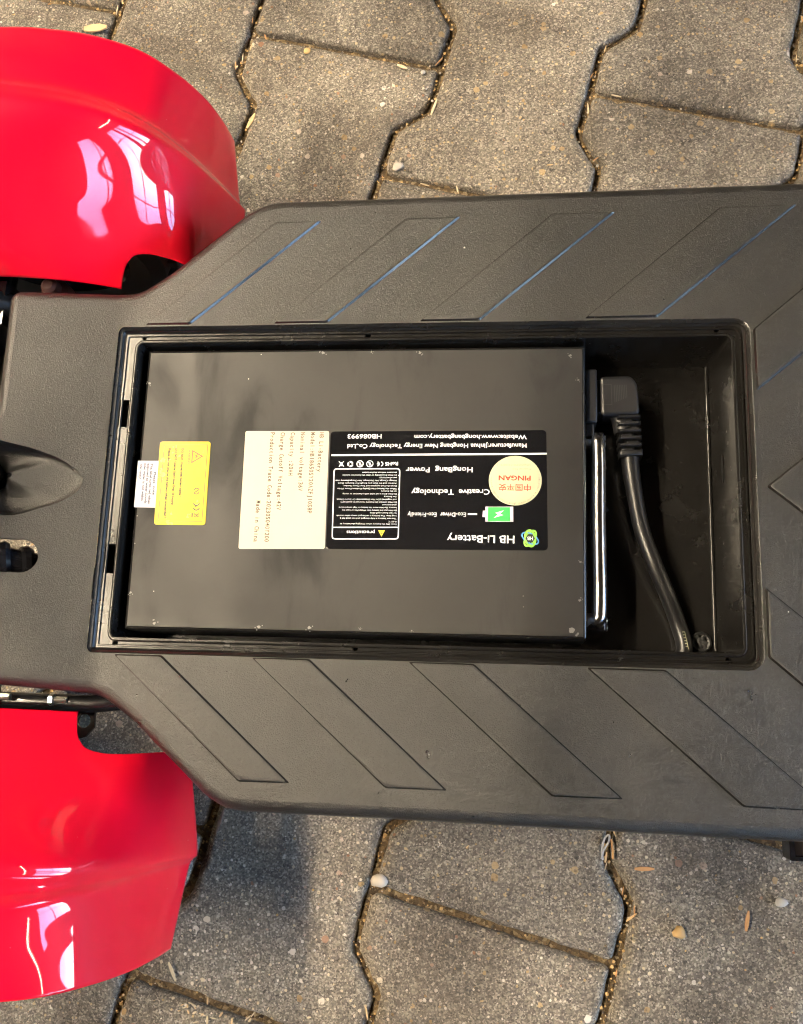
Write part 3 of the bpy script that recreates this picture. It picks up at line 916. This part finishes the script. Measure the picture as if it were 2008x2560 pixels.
for (x, y, z), s in zip([(-0.1673, 0.0788, 0.1601), (-0.0379, 0.1012, 0.1601), (-0.0023, 0.1015, 0.1601), (0.0329, 0.1007, 0.1601), (0.1396, 0.0974, 0.1601), (0.1451, 0.079, 0.1601), (0.1461, -0.0501, 0.1601), (0.1455, -0.076, 0.1601), (0.1402, -0.0963, 0.1601), (0.0335, -0.0989, 0.1601), (-0.002, -0.0986, 0.1601), (-0.0372, -0.0986, 0.1601), (-0.0726, -0.0987, 0.1601), (-0.1474, -0.0979, 0.1601), (-0.1669, -0.0769, 0.1601)],
                        (1.0, 1.2, .7, 1.1, .9, .8, .7, .9, 2.0, .6, .6, 1.2, 1.2, 1.2, .9)):
    k = random.randint(8, 11)
    flat_poly(sc_, [(x + s * .0013 * random.uniform(.4, 1.15) * math.cos(6.283 * i / k), y + s * .0011 * random.uniform(.4, 1.15) * math.sin(6.283 * i / k)) for i in range(k)], z)
    for q in range(3):
        a = random.uniform(0, 6.3)
        flat_poly(sc_, [(x + s * .0022 * math.cos(a) + s * .0004 * math.cos(6.283 * i / 5), y + s * .002 * math.sin(a) + s * .0004 * math.sin(6.283 * i / 5)) for i in range(5)], z)
tag(sc_.build('paint_scuffs', M['scuff'], case, smooth=False, recalc=False), kind='stuff')

def label_part(name, poly, mat, r, z0=BZ, t=.0002):
    p = round_corners(poly, r, 4)
    mb = MB()
    q = ccw(p)
    mb.rings([[(x, y, z0 - .0002) for x, y in q], [(x, y, z0 + t) for x, y in q], [(x, y, z0 + t + .00006) for x, y in inset(q, .0002)]])
    mb.fill([[(x, y, z0 + t + .00006) for x, y in inset(q, .0002)]])
    return mb.build(name, mat, bat, angle=30)
DG = bpy.context.evaluated_depsgraph_get
def text_geo(s, spacing=1.0, bold=0.0):
    cu = bpy.data.curves.new('t', 'FONT'); cu.body = s; cu.size = 1.0; cu.resolution_u = 2; cu.space_character = spacing; cu.offset = bold
    ob = bpy.data.objects.new('t', cu); COL.objects.link(ob)
    bpy.context.view_layer.update()
    me = bpy.data.meshes.new_from_object(ob.evaluated_get(DG()))
    vs = [tuple(v.co) for v in me.vertices]; fs = [tuple(p.vertices) for p in me.polygons]
    bpy.data.objects.remove(ob); bpy.data.curves.remove(cu); bpy.data.meshes.remove(me)
    return vs, fs
CAP = .727
def text_into(mb, s, P0, P1, cap, mat=0, mono=False, bold=.0, z=None):
    """flat lettering from P0 to P1 along its baseline, capital height cap"""
    P0, P1 = Vector(P0), Vector(P1)
    z = P0.z if z is None else z
    d = P1 - P0; L = d.length; d.normalize(); up = Vector((-d.y, d.x, 0))
    k = cap / CAP
    if mono:
        step = L / len(s)
        for i, ch in enumerate(s):
            if ch == ' ': continue
            vs, fs = text_geo(ch, 1, bold)
            x0, x1 = min(v[0] for v in vs), max(v[0] for v in vs)
            wd = min(step * .80, max((x1 - x0) * k, step * .12))
            kk = wd / max(x1 - x0, 1e-6)
            if ch in ':.,1lI!i': kk = min(kk, k)
            cx = (i + .5) * step
            mb.add([(*(P0 + d * (cx + (v[0] - (x0 + x1) / 2) * kk) + up * v[1] * k).to_2d(), z) for v in vs], fs, mat, True)
    else:
        vs, fs = text_geo(s, 1, bold)
        x0, x1 = min(v[0] for v in vs), max(v[0] for v in vs)
        kx = L / max(x1 - x0, 1e-6)
        mb.add([(*(P0 + d * (v[0] - x0) * kx + up * v[1] * k).to_2d(), z) for v in vs], fs, mat, True)
def bar(mb, a, b, wdt, mat=0, z=None):
    a, b = Vector(a), Vector(b); z = a.z if z is None else z
    d = (b - a).normalized(); nn = Vector((-d.y, d.x, 0)) * wdt / 2
    mb.add([(*(a - nn).to_2d(), z), (*(b - nn).to_2d(), z), (*(b + nn).to_2d(), z), (*(a + nn).to_2d(), z)], [(0, 1, 2, 3)], mat, True)
def band(mb, outer, wdt, z, mat=0):
    o = ccw(outer); i = inset(o, wdt)
    mb.rings([[(x, y, z) for x, y in o], [(x, y, z) for x, y in i]], mat=mat, flat=True)
PX = .000283 / 3.882     # metres for one step of the label measurements

# cream data label
lab = label_part('data_label', [(-0.0918, 0.0419, 0.1602), (-0.0304, 0.0419, 0.1602), (-0.0292, -0.0436, 0.1602), (-0.0909, -0.0445, 0.1602)], M['label_cream'], .0016)
mb = MB()
for s, a, b in (("HB Li-Battery", *[(-0.037, 0.041, 0.1604), (-0.0376, 0.0116, 0.1604)]), ("Model:HB18650SY20AZFJ10S8P", *[(-0.0435, 0.041, 0.1604), (-0.0429, -0.0187, 0.1604)]), ("Nominal voltage:36V", *[(-0.0508, 0.041, 0.1604), (-0.0504, -0.0026, 0.1604)]),
                ("Capacity :20AH", *[(-0.0582, 0.041, 0.1604), (-0.0581, 0.0087, 0.1604)]), ("Charge Cutoff Voltage:42V", *[(-0.0656, 0.041, 0.1604), (-0.0652, -0.0164, 0.1604)]),
                ("Production Trace Code:20230504OY200", *[(-0.073, 0.041, 0.1604), (-0.0724, -0.0394, 0.1604)]), ("Made in China", *[(-0.08, -0.0094, 0.1604), (-0.0802, -0.0395, 0.1604)])):
    text_into(mb, s, a, b, 44 * PX, mono=True, bold=.014)
mb.build('lettering', M['ink_brown'], lab, smooth=False, recalc=False)

# black maker's label
lab = label_part('maker_label', [(-0.0293, 0.0415, 0.1602), (0.123, 0.0424, 0.1602), (0.1243, -0.0426, 0.1602), (-0.0285, -0.0436, 0.1602)], M['label_black'], .0030)
mb = MB()
text_into(mb, "Website:www.hongbangbattery.com", *[(0.1095, 0.0388, 0.1604), (0.031, 0.0388, 0.1604)], 44 * PX, bold=.012)
text_into(mb, "Manufacturer:Jinhua Hongbang New Energy Technology Co.,Ltd", *[(0.1096, 0.0326, 0.1604), (-0.0166, 0.032, 0.1604)], 44 * PX, bold=.012)
text_into(mb, "HB086993", *[(0.0076, 0.0394, 0.1604), (-0.0168, 0.0394, 0.1604)], 46 * PX, bold=.014)
bar(mb, *[(0.1235, 0.0253, 0.1604), (-0.0278, 0.0239, 0.1604)], 18 * PX)
text_into(mb, "HongBang  Power", *[(0.0725, 0.0154, 0.1604), (0.0256, 0.0151, 0.1604)], 52 * PX, bold=.014)
text_into(mb, "Creative  Technology", *[(0.0845, -0.0003, 0.1604), (0.0302, -0.0008, 0.1604)], 54 * PX, bold=.014)
bar(mb, *[(0.0761, -0.0179, 0.1604), (0.0697, -0.0179, 0.1604)], 16 * PX)
text_into(mb, "Eco-Driver  Eco-Friendly", *[(0.0684, -0.0169, 0.1604), (0.028, -0.0172, 0.1604)], 42 * PX, bold=.010)
text_into(mb, "HB Li-Battery", *[(0.1017, -0.0328, 0.1604), (0.0557, -0.0328, 0.1604)], 74 * PX, bold=.012)
mb.build('lettering', M['ink_white'], lab, smooth=False, recalc=False)
# ringed badge
def ell(cx, cy, rx, ry, ang, n=28):
    out = []
    for i in range(n):
        a = 2 * math.pi * i / n
        x, y = rx * math.cos(a), ry * math.sin(a)
        out.append((cx + x * math.cos(ang) - y * math.sin(ang), cy + x * math.sin(ang) + y * math.cos(ang)))
    return out
mb = MB()
bc = [(0.1124, -0.0344, 0.1604)][0]
for z, ang, mt, sc1 in ((.16038, 1.05, 0, 1.0), (.16044, 2.62, 1, 1.0), (.16050, -.05, 0, .0)):
    if not sc1: continue
    e = ell(bc[0], bc[1], 90 * PX, 50 * PX, ang)
    band(mb, e, 17 * PX if mt == 0 else 12 * PX, z, mt)
band(mb, ell(bc[0], bc[1], 86 * PX, 56 * PX, 1.75), 20 * PX, .16047, 0)
mb.fill([[(x, y, .16052) for x, y in circle(bc[0], bc[1], 44 * PX, 6)]], 2)
text_into(mb, "HB", *[(0.1143, -0.0333, 0.1606), (0.1104, -0.0333, 0.1606)], 34 * PX, 3, bold=.03)
mb.build('ring_badge', [M['ink_lime'], M['ink_blue'], M['ink_black'], M['ink_white']], lab, smooth=False, recalc=False)
# green battery pictogram
mb = MB()
for q, mt, zz in (([(0.0817, -0.0126, 0.1604), (0.1007, -0.0124, 0.1604), (0.1009, -0.023, 0.1604), (0.0818, -0.0231, 0.1604)], 1, .16038), ([(0.0835, -0.0129, 0.1604), (0.0985, -0.0128, 0.1604), (0.0988, -0.0227, 0.1604), (0.0836, -0.0228, 0.1604)], 0, .16044), ([(0.08, -0.0154, 0.1604), (0.0817, -0.0154, 0.1604), (0.0816, -0.02, 0.1604), (0.0797, -0.0199, 0.1604)], 1, .16038)):
    flat_poly(mb, q, zz, mt)
mb.fill([[(0.0946, -0.015, 0.1605), (0.0883, -0.0169, 0.1605), (0.0904, -0.0178, 0.1605), (0.0874, -0.0205, 0.1605), (0.0941, -0.0184, 0.1605), (0.0918, -0.0175, 0.1605)]], 2)
mb.build('battery_pictogram', [M['ink_green'], M['ink_lilac'], M['ink_white']], lab, smooth=False, recalc=False)
# precautions box
mb = MB()
bx_ = [(-0.0258, 0.0143, 0.1604), (0.0218, 0.0146, 0.1604), (0.0225, -0.0363, 0.1604), (-0.0247, -0.0369, 0.1604)]
band(mb, round_corners([(p[0], p[1]) for p in bx_], .0026, 5), 25 * .000283 / 8.54, .1604)
PC = .000283 / 8.54
B0, B1, B2 = (Vector(p) for p in [(-0.0302, 0.0203, 0.1604), (0.0269, 0.0205, 0.1604), (-0.0272, -0.0373, 0.1604)])
def inbox(x, y, z=.1604):
    p = B0 + (B1 - B0) * x / 1708 + (B2 - B0) * y / 1708
    return (p.x, p.y, z)
bar(mb, *[(0.0222, -0.0278, 0.1604), (-0.0244, -0.0283, 0.1604)], 24 * PC)
text_into(mb, "precautions", *[(0.0054, -0.0304, 0.1604), (-0.0143, -0.0306, 0.1604)], 78 * PC, bold=.012)
LINES = (("Keep Dry the battery when Charging the battery in", 1352, 258, 1), ("0-40\u00b0C", 1297, 1275, 0), ("The new battery is fully charged and not used for a", 1234, 258, 1), ("long time. The battery is recharged every other month", 1177, 185, 0),
         ("for last hours each time", 1119, 890, 0), ("Do Not put the battery into Water,Fire or heat the", 1062, 300, 1), ("battery. Do Not store the battery in high temperature", 1004, 232, 0), ("environment", 946, 1150, 0),
         ("Do Not connect the battery reversed in positive(+)", 890, 275, 1), ("and negative(-),Do Not Disassembly Or Short-Circuit", 831, 190, 0), ("the Battery", 773, 1190, 0), ("Do Not drive a nail in,hit with a hammer or stamp", 715, 315, 1),
         ("on the battery", 655, 1130, 0), ("When the Battery Has Quality Problem,Please Write", 603, 205, 1), ("Down the Fault symptom and Your Phone Number,", 543, 325, 0), ("Address and the Date you bought.For Example: Short", 486, 215, 0),
         ("Mileage Charge, No Discharge, No Charge(Battery near", 428, 155, 0), ("out of warranty).", 368, 1090, 0), ("Do Not disassembly or alter the batteries outside", 313, 315, 1), ("structure without Authorization", 255, 735, 0))
for s, yb, xe, dot in LINES:
    xs = 1470 - (yb - 255) * .022
    text_into(mb, s, inbox(xs, yb), inbox(xe, yb), 32 * PC, bold=.004)
    if dot: mb.fill([[(x, y, .1604) for x, y in circle(*inbox(xs + 43, yb + 18)[:2], 15 * PC, 8)]])
# marks above the box: RoHS, CE, two ringed signs, recycling sign, crossed bin
text_into(mb, "RoHS", *[(0.02, 0.0191, 0.1604), (0.0109, 0.0188, 0.1604)], 78 * PC, bold=.03)
def arc(mb, c, r, a0, a1, wdt, z, mat=0, n=12):
    ps = [(c[0] + r * math.cos(math.radians(a0 + (a1 - a0) * i / n)), c[1] + r * math.sin(math.radians(a0 + (a1 - a0) * i / n)), z) for i in range(n + 1)]
    vs = []
    for i, p in enumerate(ps):
        d = Vector((p[0] - c[0], p[1] - c[1], 0)).normalized() * wdt / 2
        vs += [(p[0] - d.x, p[1] - d.y, z), (p[0] + d.x, p[1] + d.y, z)]
    mb.add(vs, [(2 * i, 2 * i + 1, 2 * i + 3, 2 * i + 2) for i in range(n)], mat, True)
c1, c2 = [(0.0078, 0.0176, 0.1604), (0.0052, 0.0176, 0.1604)]
arc(mb, (c1[0] - 0 * PC, c1[1]), 44 * PC, -80, 80, 24 * PC, .1604)
arc(mb, (c2[0], c2[1]), 44 * PC, -80, 80, 24 * PC, .1604)
bar(mb, *[(0.0067, 0.0176, 0.1604), (0.005, 0.0176, 0.1604)], 20 * PC)
for cx in (900, 690):
    c = inbox(cx, 82)
    band(mb, circle(c[0], c[1], 76 * PC, 24), 16 * PC, .1604)
    bar(mb, inbox(cx - 42, 40), inbox(cx + 42, 124), 16 * PC, z=.16042)
    flat_poly(mb, [inbox(cx - 20, 50), inbox(cx + 26, 60), inbox(cx + 8, 120), inbox(cx - 22, 112)], .16044)
c = [(-0.0139, 0.0174, 0.1604)][0]
for k in range(3): arc(mb, c, 48 * PC, 15 + 120 * k, 108 + 120 * k, 36 * PC, .1604)
bar(mb, *[(-0.0222, 0.0194, 0.1604), (-0.0185, 0.0156, 0.1604)], 15 * PC); bar(mb, *[(-0.0187, 0.0194, 0.1604), (-0.022, 0.0156, 0.1604)], 15 * PC, z=.16042)
flat_poly(mb, [(-0.0213, 0.0187, 0.1604), (-0.0195, 0.0187, 0.1604), (-0.0191, 0.016, 0.1604), (-0.0214, 0.016, 0.1604)], .16044)
mb.build('precautions_box', M['ink_white'], lab, smooth=False, recalc=False)
mb = MB()
mb.fill([[(0.0078, -0.03, 0.1604), (0.0126, -0.03, 0.1604), (0.0103, -0.0345, 0.1604)]], 0)
bar(mb, *[(0.0102, -0.033, 0.1605), (0.0102, -0.0315, 0.1605)], 14 * PC, 1); bar(mb, *[(0.0102, -0.0311, 0.1605), (0.0102, -0.0307, 0.1605)], 14 * PC, 1)
mb.build('warning_triangle', [M['ink_yellow'], M['ink_black']], lab, smooth=False, recalc=False)

# round pale sticker
cc = [(0.1019, 0.0061, 0.1604)][0]
st = label_part('round_sticker', circle(cc[0], cc[1], 249 * PX, 48, 242 * PX), M['sticker'], 0, BZ + .0003, .0001)
mb = MB()
text_into(mb, "\u4e2d\u56fd\u5e73\u5b89", *[(0.1126, 0.003, 0.1606), (0.0907, 0.0032, 0.1606)], 52 * PX, 0, bold=.006)
text_into(mb, "PINGAN", *[(0.1125, 0.0094, 0.1606), (0.0905, 0.0095, 0.1606)], 48 * PX, 0, bold=.024)
text_into(mb, "Proposal N.o:", *[(0.1127, 0.0149, 0.1606), (0.0996, 0.0147, 0.1606)], 20 * PX, 1)
text_into(mb, "10960000390159268731 7", *[(0.1124, 0.018, 0.1606), (0.0891, 0.0178, 0.1606)], 22 * PX, 1)
ring = "This product is insured against global product liability insurance"
for i, ch in enumerate(ring):
    if ch == ' ': continue
    a = math.radians(8 - 196 * i / (len(ring) - 1))
    r = 219 * PX
    c = Vector((cc[0] + r * math.cos(a), cc[1] + r * math.sin(a), .1606))
    d = Vector((math.sin(a), -math.cos(a), 0)) * (5.5 * PX)
    text_into(mb, ch, c - d, c + d, 20 * PX, 1)
mb.build('lettering', [M['ink_red'], M['ink_grey']], st, smooth=False, recalc=False)

# white water notice, tucked under the yellow warning label
lab = label_part('water_notice', [(-0.1705, 0.0195, 0.1602), (-0.1529, 0.0195, 0.1602), (-0.1521, -0.0153, 0.1602), (-0.1703, -0.0151, 0.1602)], M['label_white'], .0004, BZ, .0001)
mb = MB()
PD = .000283 / 5.0235
for s, a, b in (("Please  note", *[(-0.1577, 0.011, 0.1603), (-0.1572, -0.0059, 0.1603)]), ("The label turns red when", *[(-0.1607, 0.0175, 0.1603), (-0.16, -0.0127, 0.1603)]), ("exposed to water.Goods", *[(-0.1631, 0.0175, 0.1603), (-0.1627, -0.0124, 0.1603)]),
                ("inlet water is not within", *[(-0.1656, 0.0175, 0.1603), (-0.1654, -0.0104, 0.1603)]), ("warranty!", *[(-0.1684, 0.0175, 0.1603), (-0.1685, 0.0058, 0.1603)])):
    text_into(mb, s, a, b, 33 * PD, bold=.032)
mb.build('lettering', plain('grey_blue_print', (.06, .06, .09), .5), lab, smooth=False, recalc=False)

lab = label_part('warning_label', [(-0.155, 0.0339, 0.1604), (-0.117, 0.0339, 0.1604), (-0.1163, -0.0277, 0.1604), (-0.154, -0.0278, 0.1604)], M['label_yellow'], .0022, BZ + .0003, .0002)
mb = MB()
ZL = .16066
band(mb, round_corners([(p[0], p[1]) for p in [(-0.1517, 0.0314, 0.1607), (-0.1188, 0.0316, 0.1607), (-0.1186, -0.0252, 0.1607), (-0.1513, -0.0253, 0.1607)]], .0002, 1), 6 * PD, ZL, 0)
for s, a, b in (("Please do not charge the battery when unattended !", *[(-0.1481, 0.0287, 0.1607), (-0.1471, -0.0229, 0.1607)]), ("DO NOT Charge Using time Over 24 Hours!", *[(-0.1431, 0.0287, 0.1607), (-0.1425, -0.0132, 0.1607)]), ("DO NOT Charge with battery inside !", *[(-0.1383, 0.0287, 0.1607), (-0.1372, -0.0071, 0.1607)])):
    text_into(mb, s, a, b, 32 * PD, 1, bold=.034)
text_into(mb, "WARNING", *[(-0.133, 0.028, 0.1607), (-0.1329, 0.0171, 0.1607)], 30 * PD, 2, bold=.02)
tri = [(-0.1302, 0.0276, 0.1607), (-0.1302, 0.0174, 0.1607), (-0.1216, 0.0228, 0.1607)]
band(mb, [(p[0], p[1]) for p in tri], 14 * PD, ZL, 2)
mb.fill([[(-0.1254, 0.0248, 0.1607), (-0.1282, 0.023, 0.1607), (-0.1268, 0.0225, 0.1607), (-0.1284, 0.021, 0.1607), (-0.1252, 0.0224, 0.1607), (-0.1266, 0.023, 0.1607)]], 2)
c1, c2 = [(-0.1238, -0.0113, 0.1607), (-0.1236, -0.0147, 0.1607)]
for c in (c1, c2): arc(mb, c, 40 * PD, 195, 345, 12 * PD, ZL, 0)
bar(mb, *[(-0.1236, -0.0145, 0.1607), (-0.1246, -0.0145, 0.1607)], 12 * PD, 0)
arc(mb, [(-0.1245, -0.0033, 0.1607)][0], 34 * PD, 190, 350, 9 * PD, ZL, 0); arc(mb, [(-0.1245, -0.0028, 0.1607)][0], 34 * PD, 10, 170, 9 * PD, ZL, 0)
bar(mb, *[(-0.1232, -0.0023, 0.1607), (-0.1257, -0.0039, 0.1607)], 9 * PD, 0)
bar(mb, *[(-0.1214, -0.0192, 0.1607), (-0.1247, -0.0222, 0.1607)], 6 * PD, 0); bar(mb, *[(-0.1249, -0.0192, 0.1607), (-0.1212, -0.0222, 0.1607)], 6 * PD, 0)
band(mb, [(p[0], p[1]) for p in [(-0.1218, -0.0196, 0.1607), (-0.1216, -0.0217, 0.1607), (-0.1249, -0.0215, 0.1607), (-0.125, -0.0199, 0.1607)]], 5 * PD, ZL + .00004, 0)
bar(mb, *[(-0.1264, -0.0191, 0.1607), (-0.1263, -0.0222, 0.1607)], 14 * PD, 0)
mb.build('lettering', [M['ink_black'], plain('worn_olive_print', (.035, .028, .006), .5), M['ink_orange']], lab, smooth=False, recalc=False)

# chromed carrying handle and socket on the end of the case
hz = .1490
hd = spline([(.1500, .0385, hz - .006), (.1560, .0380, hz - .004), (.1592, .0345, hz), (.1592, -.02, hz), (.1592, -.0815, hz), (.1560, -.0870, hz - .003), (.1500, -.0875, hz - .006)], 60)
MB().tube(hd, .0052, 16).build('handle', M['chrome'], bat)
for y in (.040, -.0895):
    hm = MB().prism(rrect(.1502, .1640, y - .006, y + .006, .002, 3), .128, hz - .003, .002).build('handle_mount', M['gloss'], bat)
    for yy in (-.004, .004):
        MB().tube([(.1640, y + yy * .6, .1395), (.1652, y + yy * .6, .1395)], .0022, 8).build('screw', M['zinc'], hm)
skt = MB()
skt.prism(rrect(.1502, .1586, .0505, .0895, .0012, 3), .126, .1535, .0012)
skt.prism(rrect(.1502, .1565, .0405, .0500, .0012, 3), .126, .1515, .0012)
skt.build('socket', M['plug'], bat)

# ------------------------------------------------------------------ power lead plugged into the battery
lead = thing('power_cable', 'black angled plug and thick black cable running through the compartment', 'cable', (.175, .06, .125))
pz = .150
body = ccw([(p[0], p[1]) for p in [(0.1606, 0.0855, 0.15), (0.1826, 0.0859, 0.15), (0.1869, 0.0802, 0.15), (0.1885, 0.0575, 0.15), (0.1612, 0.0564, 0.15)]])
MB().prism(round_corners(body, [.0015, .0015, .006, .008, .0015] if False else .004, 5), .1265, pz, .0022).build('plug', M['plug'], lead)
MB().prism(rrect(.1580, .1632, .0585, .0835, .001, 2), .1290, .1480, .001).build('plug_neck', M['plug'], lead)
rel = MB()
gp = MB()
band(gp, [(p[0], p[1]) for p in [(0.1617, 0.0794, 0.1502), (0.1689, 0.0794, 0.1502), (0.1693, 0.064, 0.1502), (0.1621, 0.064, 0.1502)]], .0004, .1502)
r0, r1 = (Vector(p) for p in [(0.1708, 0.0788, 0.1502), (0.1712, 0.0657, 0.1502)])
for k in range(8):
    bar(gp, r0 + Vector((.00118 * k, 0, 0)), r1 + Vector((.00118 * k, .0005 * k, 0)), .0005)
gp.build('grip_ridges', plain('plug_emboss', (.045, .045, .046), .4), lead, smooth=False, recalc=False)
ax = [Vector(p) for p in [(0.1806, 0.0621, 0.1395), (0.1816, 0.0487, 0.1395), (0.1821, 0.029, 0.1395)]]
n0, n1 = [(0.1809, 0.0591, 0.1395)][0], [(0.1823, 0.0278, 0.1395)][0]
def seg_box(mb, a, b, w0, w1, z0, z1):
    a, b = Vector(a).to_2d(), Vector(b).to_2d(); d = (b - a).normalized(); nn = Vector((-d.y, d.x))
    mb.prism([tuple(a - nn * w0), tuple(b - nn * w1), tuple(b + nn * w1), tuple(a + nn * w0)], z0, z1, .0022)
va, vb = Vector(n0), Vector(n1)
for k in range(6):
    a, b = va.lerp(vb, k / 6 + .02), va.lerp(vb, (k + 1) / 6 - .05 if k < 5 else 1)
    off = Vector((.0018 if k % 2 else -.0018, 0, 0)) if k < 5 else Vector((0, 0, 0))
    seg_box(rel, a, b, .0082, .0080, .1315, .1475)
    if k < 5:
        c0, c1_ = va.lerp(vb, (k + 1) / 6 - .06) + off, va.lerp(vb, (k + 1) / 6 + .03) + off
        seg_box(rel, c0, c1_, .0052, .0052, .1318, .1440)
rel.build('strain_relief', M['plug'], lead, angle=40)
elbow = MB().tube(spline([(*[(0.1706, 0.0622, 0.1395)][0][:2], .1390), (*[(0.175, 0.0556, 0.1395)][0][:2], .1390), (*[(0.1782, 0.0478, 0.1395)][0][:2], .1390)], 12), [.0040 + .0003 * k for k in range(12)], 12)
elbow.build('elbow', M['plug'], lead)
cp = [(0.1824, 0.0297, 0.139), (0.1828, 0.0195, 0.139), (0.1853, 0.0007, 0.139)] + [(0.1895, -0.0217, 0.137), (0.1972, -0.0455, 0.137)] + [(0.2069, -0.0684, 0.133)] + [(0.2142, -0.087, 0.128), (0.2178, -0.1038, 0.128)] + [(.2125, -.118, .124)]
cpath = spline(cp, 90)
MB().tube(cpath, [.0064 - .0008 * min(1, k / 18) for k in range(90)], 24).build('cable', M['cable'], lead)
mk = MB()
k0, k1 = (Vector(p) for p in [(0.2157, -0.093, 0.1345), (0.218, -0.1048, 0.1345)])
for k in range(6):
    p = k0.lerp(k1, k / 6)
    bar(mk, p, p + Vector((.0016, .0002, 0)), .0005)
    bar(mk, p + Vector((.0016, .0002, 0)), k0.lerp(k1, (k + 1) / 6) + Vector((.0016, .0002, 0)), .0004)
mk.build('cable_print', M['ink_grey'], lead, smooth=False, recalc=False)

# ------------------------------------------------------------------ loose bits lying on the paving
def chip(name, label, cat, px, L, W, ang, mat, T=.002, z=.0018):
    mb = MB()
    sliver_into(mb, (px[0], px[1], z), L, W, ang, 0, 0, T)
    return tag(mb.build(name, mat, smooth=False), label, cat, 'loose bits on the paving')
def pebble(label, px, r, mat, fl=.55, z=.001):
    mb = MB()
    n = 10
    rows = []
    sh = [random.uniform(.78, 1.15) for _ in range(n)]
    for q, zz in ((.75, -.3), (1, .2), (.9, .65), (.55, .92), (.1, 1.0)):
        rows.append([(px[0] + r * q * sh[i] * math.cos(6.2832 * i / n), px[1] + r * q * sh[i] * math.sin(6.2832 * i / n) * .85, z + r * fl * zz) for i in range(n)])
    mb.rings(rows, cap1=True)
    return tag(mb.build('pebble', mat, smooth=True, angle=50), label, 'pebble', 'loose bits on the paving')
def curl(label, pts, mat, r=.0006):
    return tag(MB().tube(spline(pts, 40), r, 6).build('wood_curl', mat), label, 'wood shaving', 'loose bits on the paving')
chip('wood_chip', 'flat tan wood chip beside the rim of the upper red guard', 'wood chip', [(-0.3251, 0.5158, 0.002)][0], .024, .0085, .04, M['wood'])
pebble('round cream pebble beside the joint above the middle of the deck', [(-0.0106, 0.3497, 0.002)][0], .0056, M['pale'])
pebble('pale pinkish white pebble at the joint crossing below the deck', [(-0.0031, -0.2847, 0.002)][0], .0068, M['pale'])
pebble('amber pebble lying on the grey stone at the lower right', [(0.2297, -0.3099, 0.002)][0], .0056, M['ochre'])
pebble('amber pebble at the end of the topmost joint, right of the upper guard', [(-0.1047, 0.4787, 0.002)][0], .0042, M['ochre'])
pebble('small white pebble on the topmost joint near its crossing', [(0.0101, 0.4491, 0.001)][0], .0026, M['white'])
pebble('white shell-like pebble near the bracket under the deck edge', [(0.3062, -0.2845, 0.002)][0], .0046, M['white'])
chip('wood_splinter', 'straight pale splinter stuck in the joint above the deck', 'wood splinter', [(0.0216, 0.4116, 0.002)][0], .0175, .0024, 1.25, M['palewood'], .0012, -.0005)
chip('wood_splinter', 'short cream splinter across the topmost joint', 'wood splinter', [(-0.01, 0.455, 0.002)][0], .011, .003, -.45, M['palewood'], .0014)
chip('wood_splinter', 'upright orange splinter on the stone at the lower right', 'wood splinter', [(0.2801, -0.2985, 0.002)][0], .015, .0030, 1.4, M['orangewood'], .0014)
chip('wood_splinter', 'orange bone-shaped splinter below the right half of the deck', 'wood splinter', [(0.2042, -0.2648, 0.002)][0], .015, .0032, .05, M['orangewood'], .0014)
chip('wood_splinter', 'pale splinter leaning on a shaving heap below the lower guard', 'wood splinter', [(-0.168, -0.3619, 0.003)][0], .0155, .0024, -1.1, M['palewood'], .0012)
chip('twig', 'thin brown twig in the joint under the lower left deck edge', 'twig', [(-0.1382, -0.2457, 0.001)][0], .022, .0024, 1.30, M['twig'], .0015, -.001)
chip('wood_splinter', 'tan splinter in the joint right of the upper guard', 'wood splinter', [(-0.1566, 0.4052, 0.001)][0], .017, .004, 1.15, M['wood'], .0012, -.001)
a_ = [(0.1727, -0.2599, 0.002), (0.1719, -0.2525, 0.002), (0.1744, -0.2434, 0.002), (0.1776, -0.2411, 0.002), (0.1772, -0.2462, 0.002), (0.1734, -0.2524, 0.002), (0.1715, -0.2593, 0.002)]
curl('looped white shaving in the joint just below the deck', a_, M['white'], .0008)
a_ = [(0.1804, -0.2589, 0.002), (0.1802, -0.2506, 0.002), (0.1791, -0.244, 0.002)]
curl('orange shaving beside the looped white one', a_, M['orangewood'], .0009)
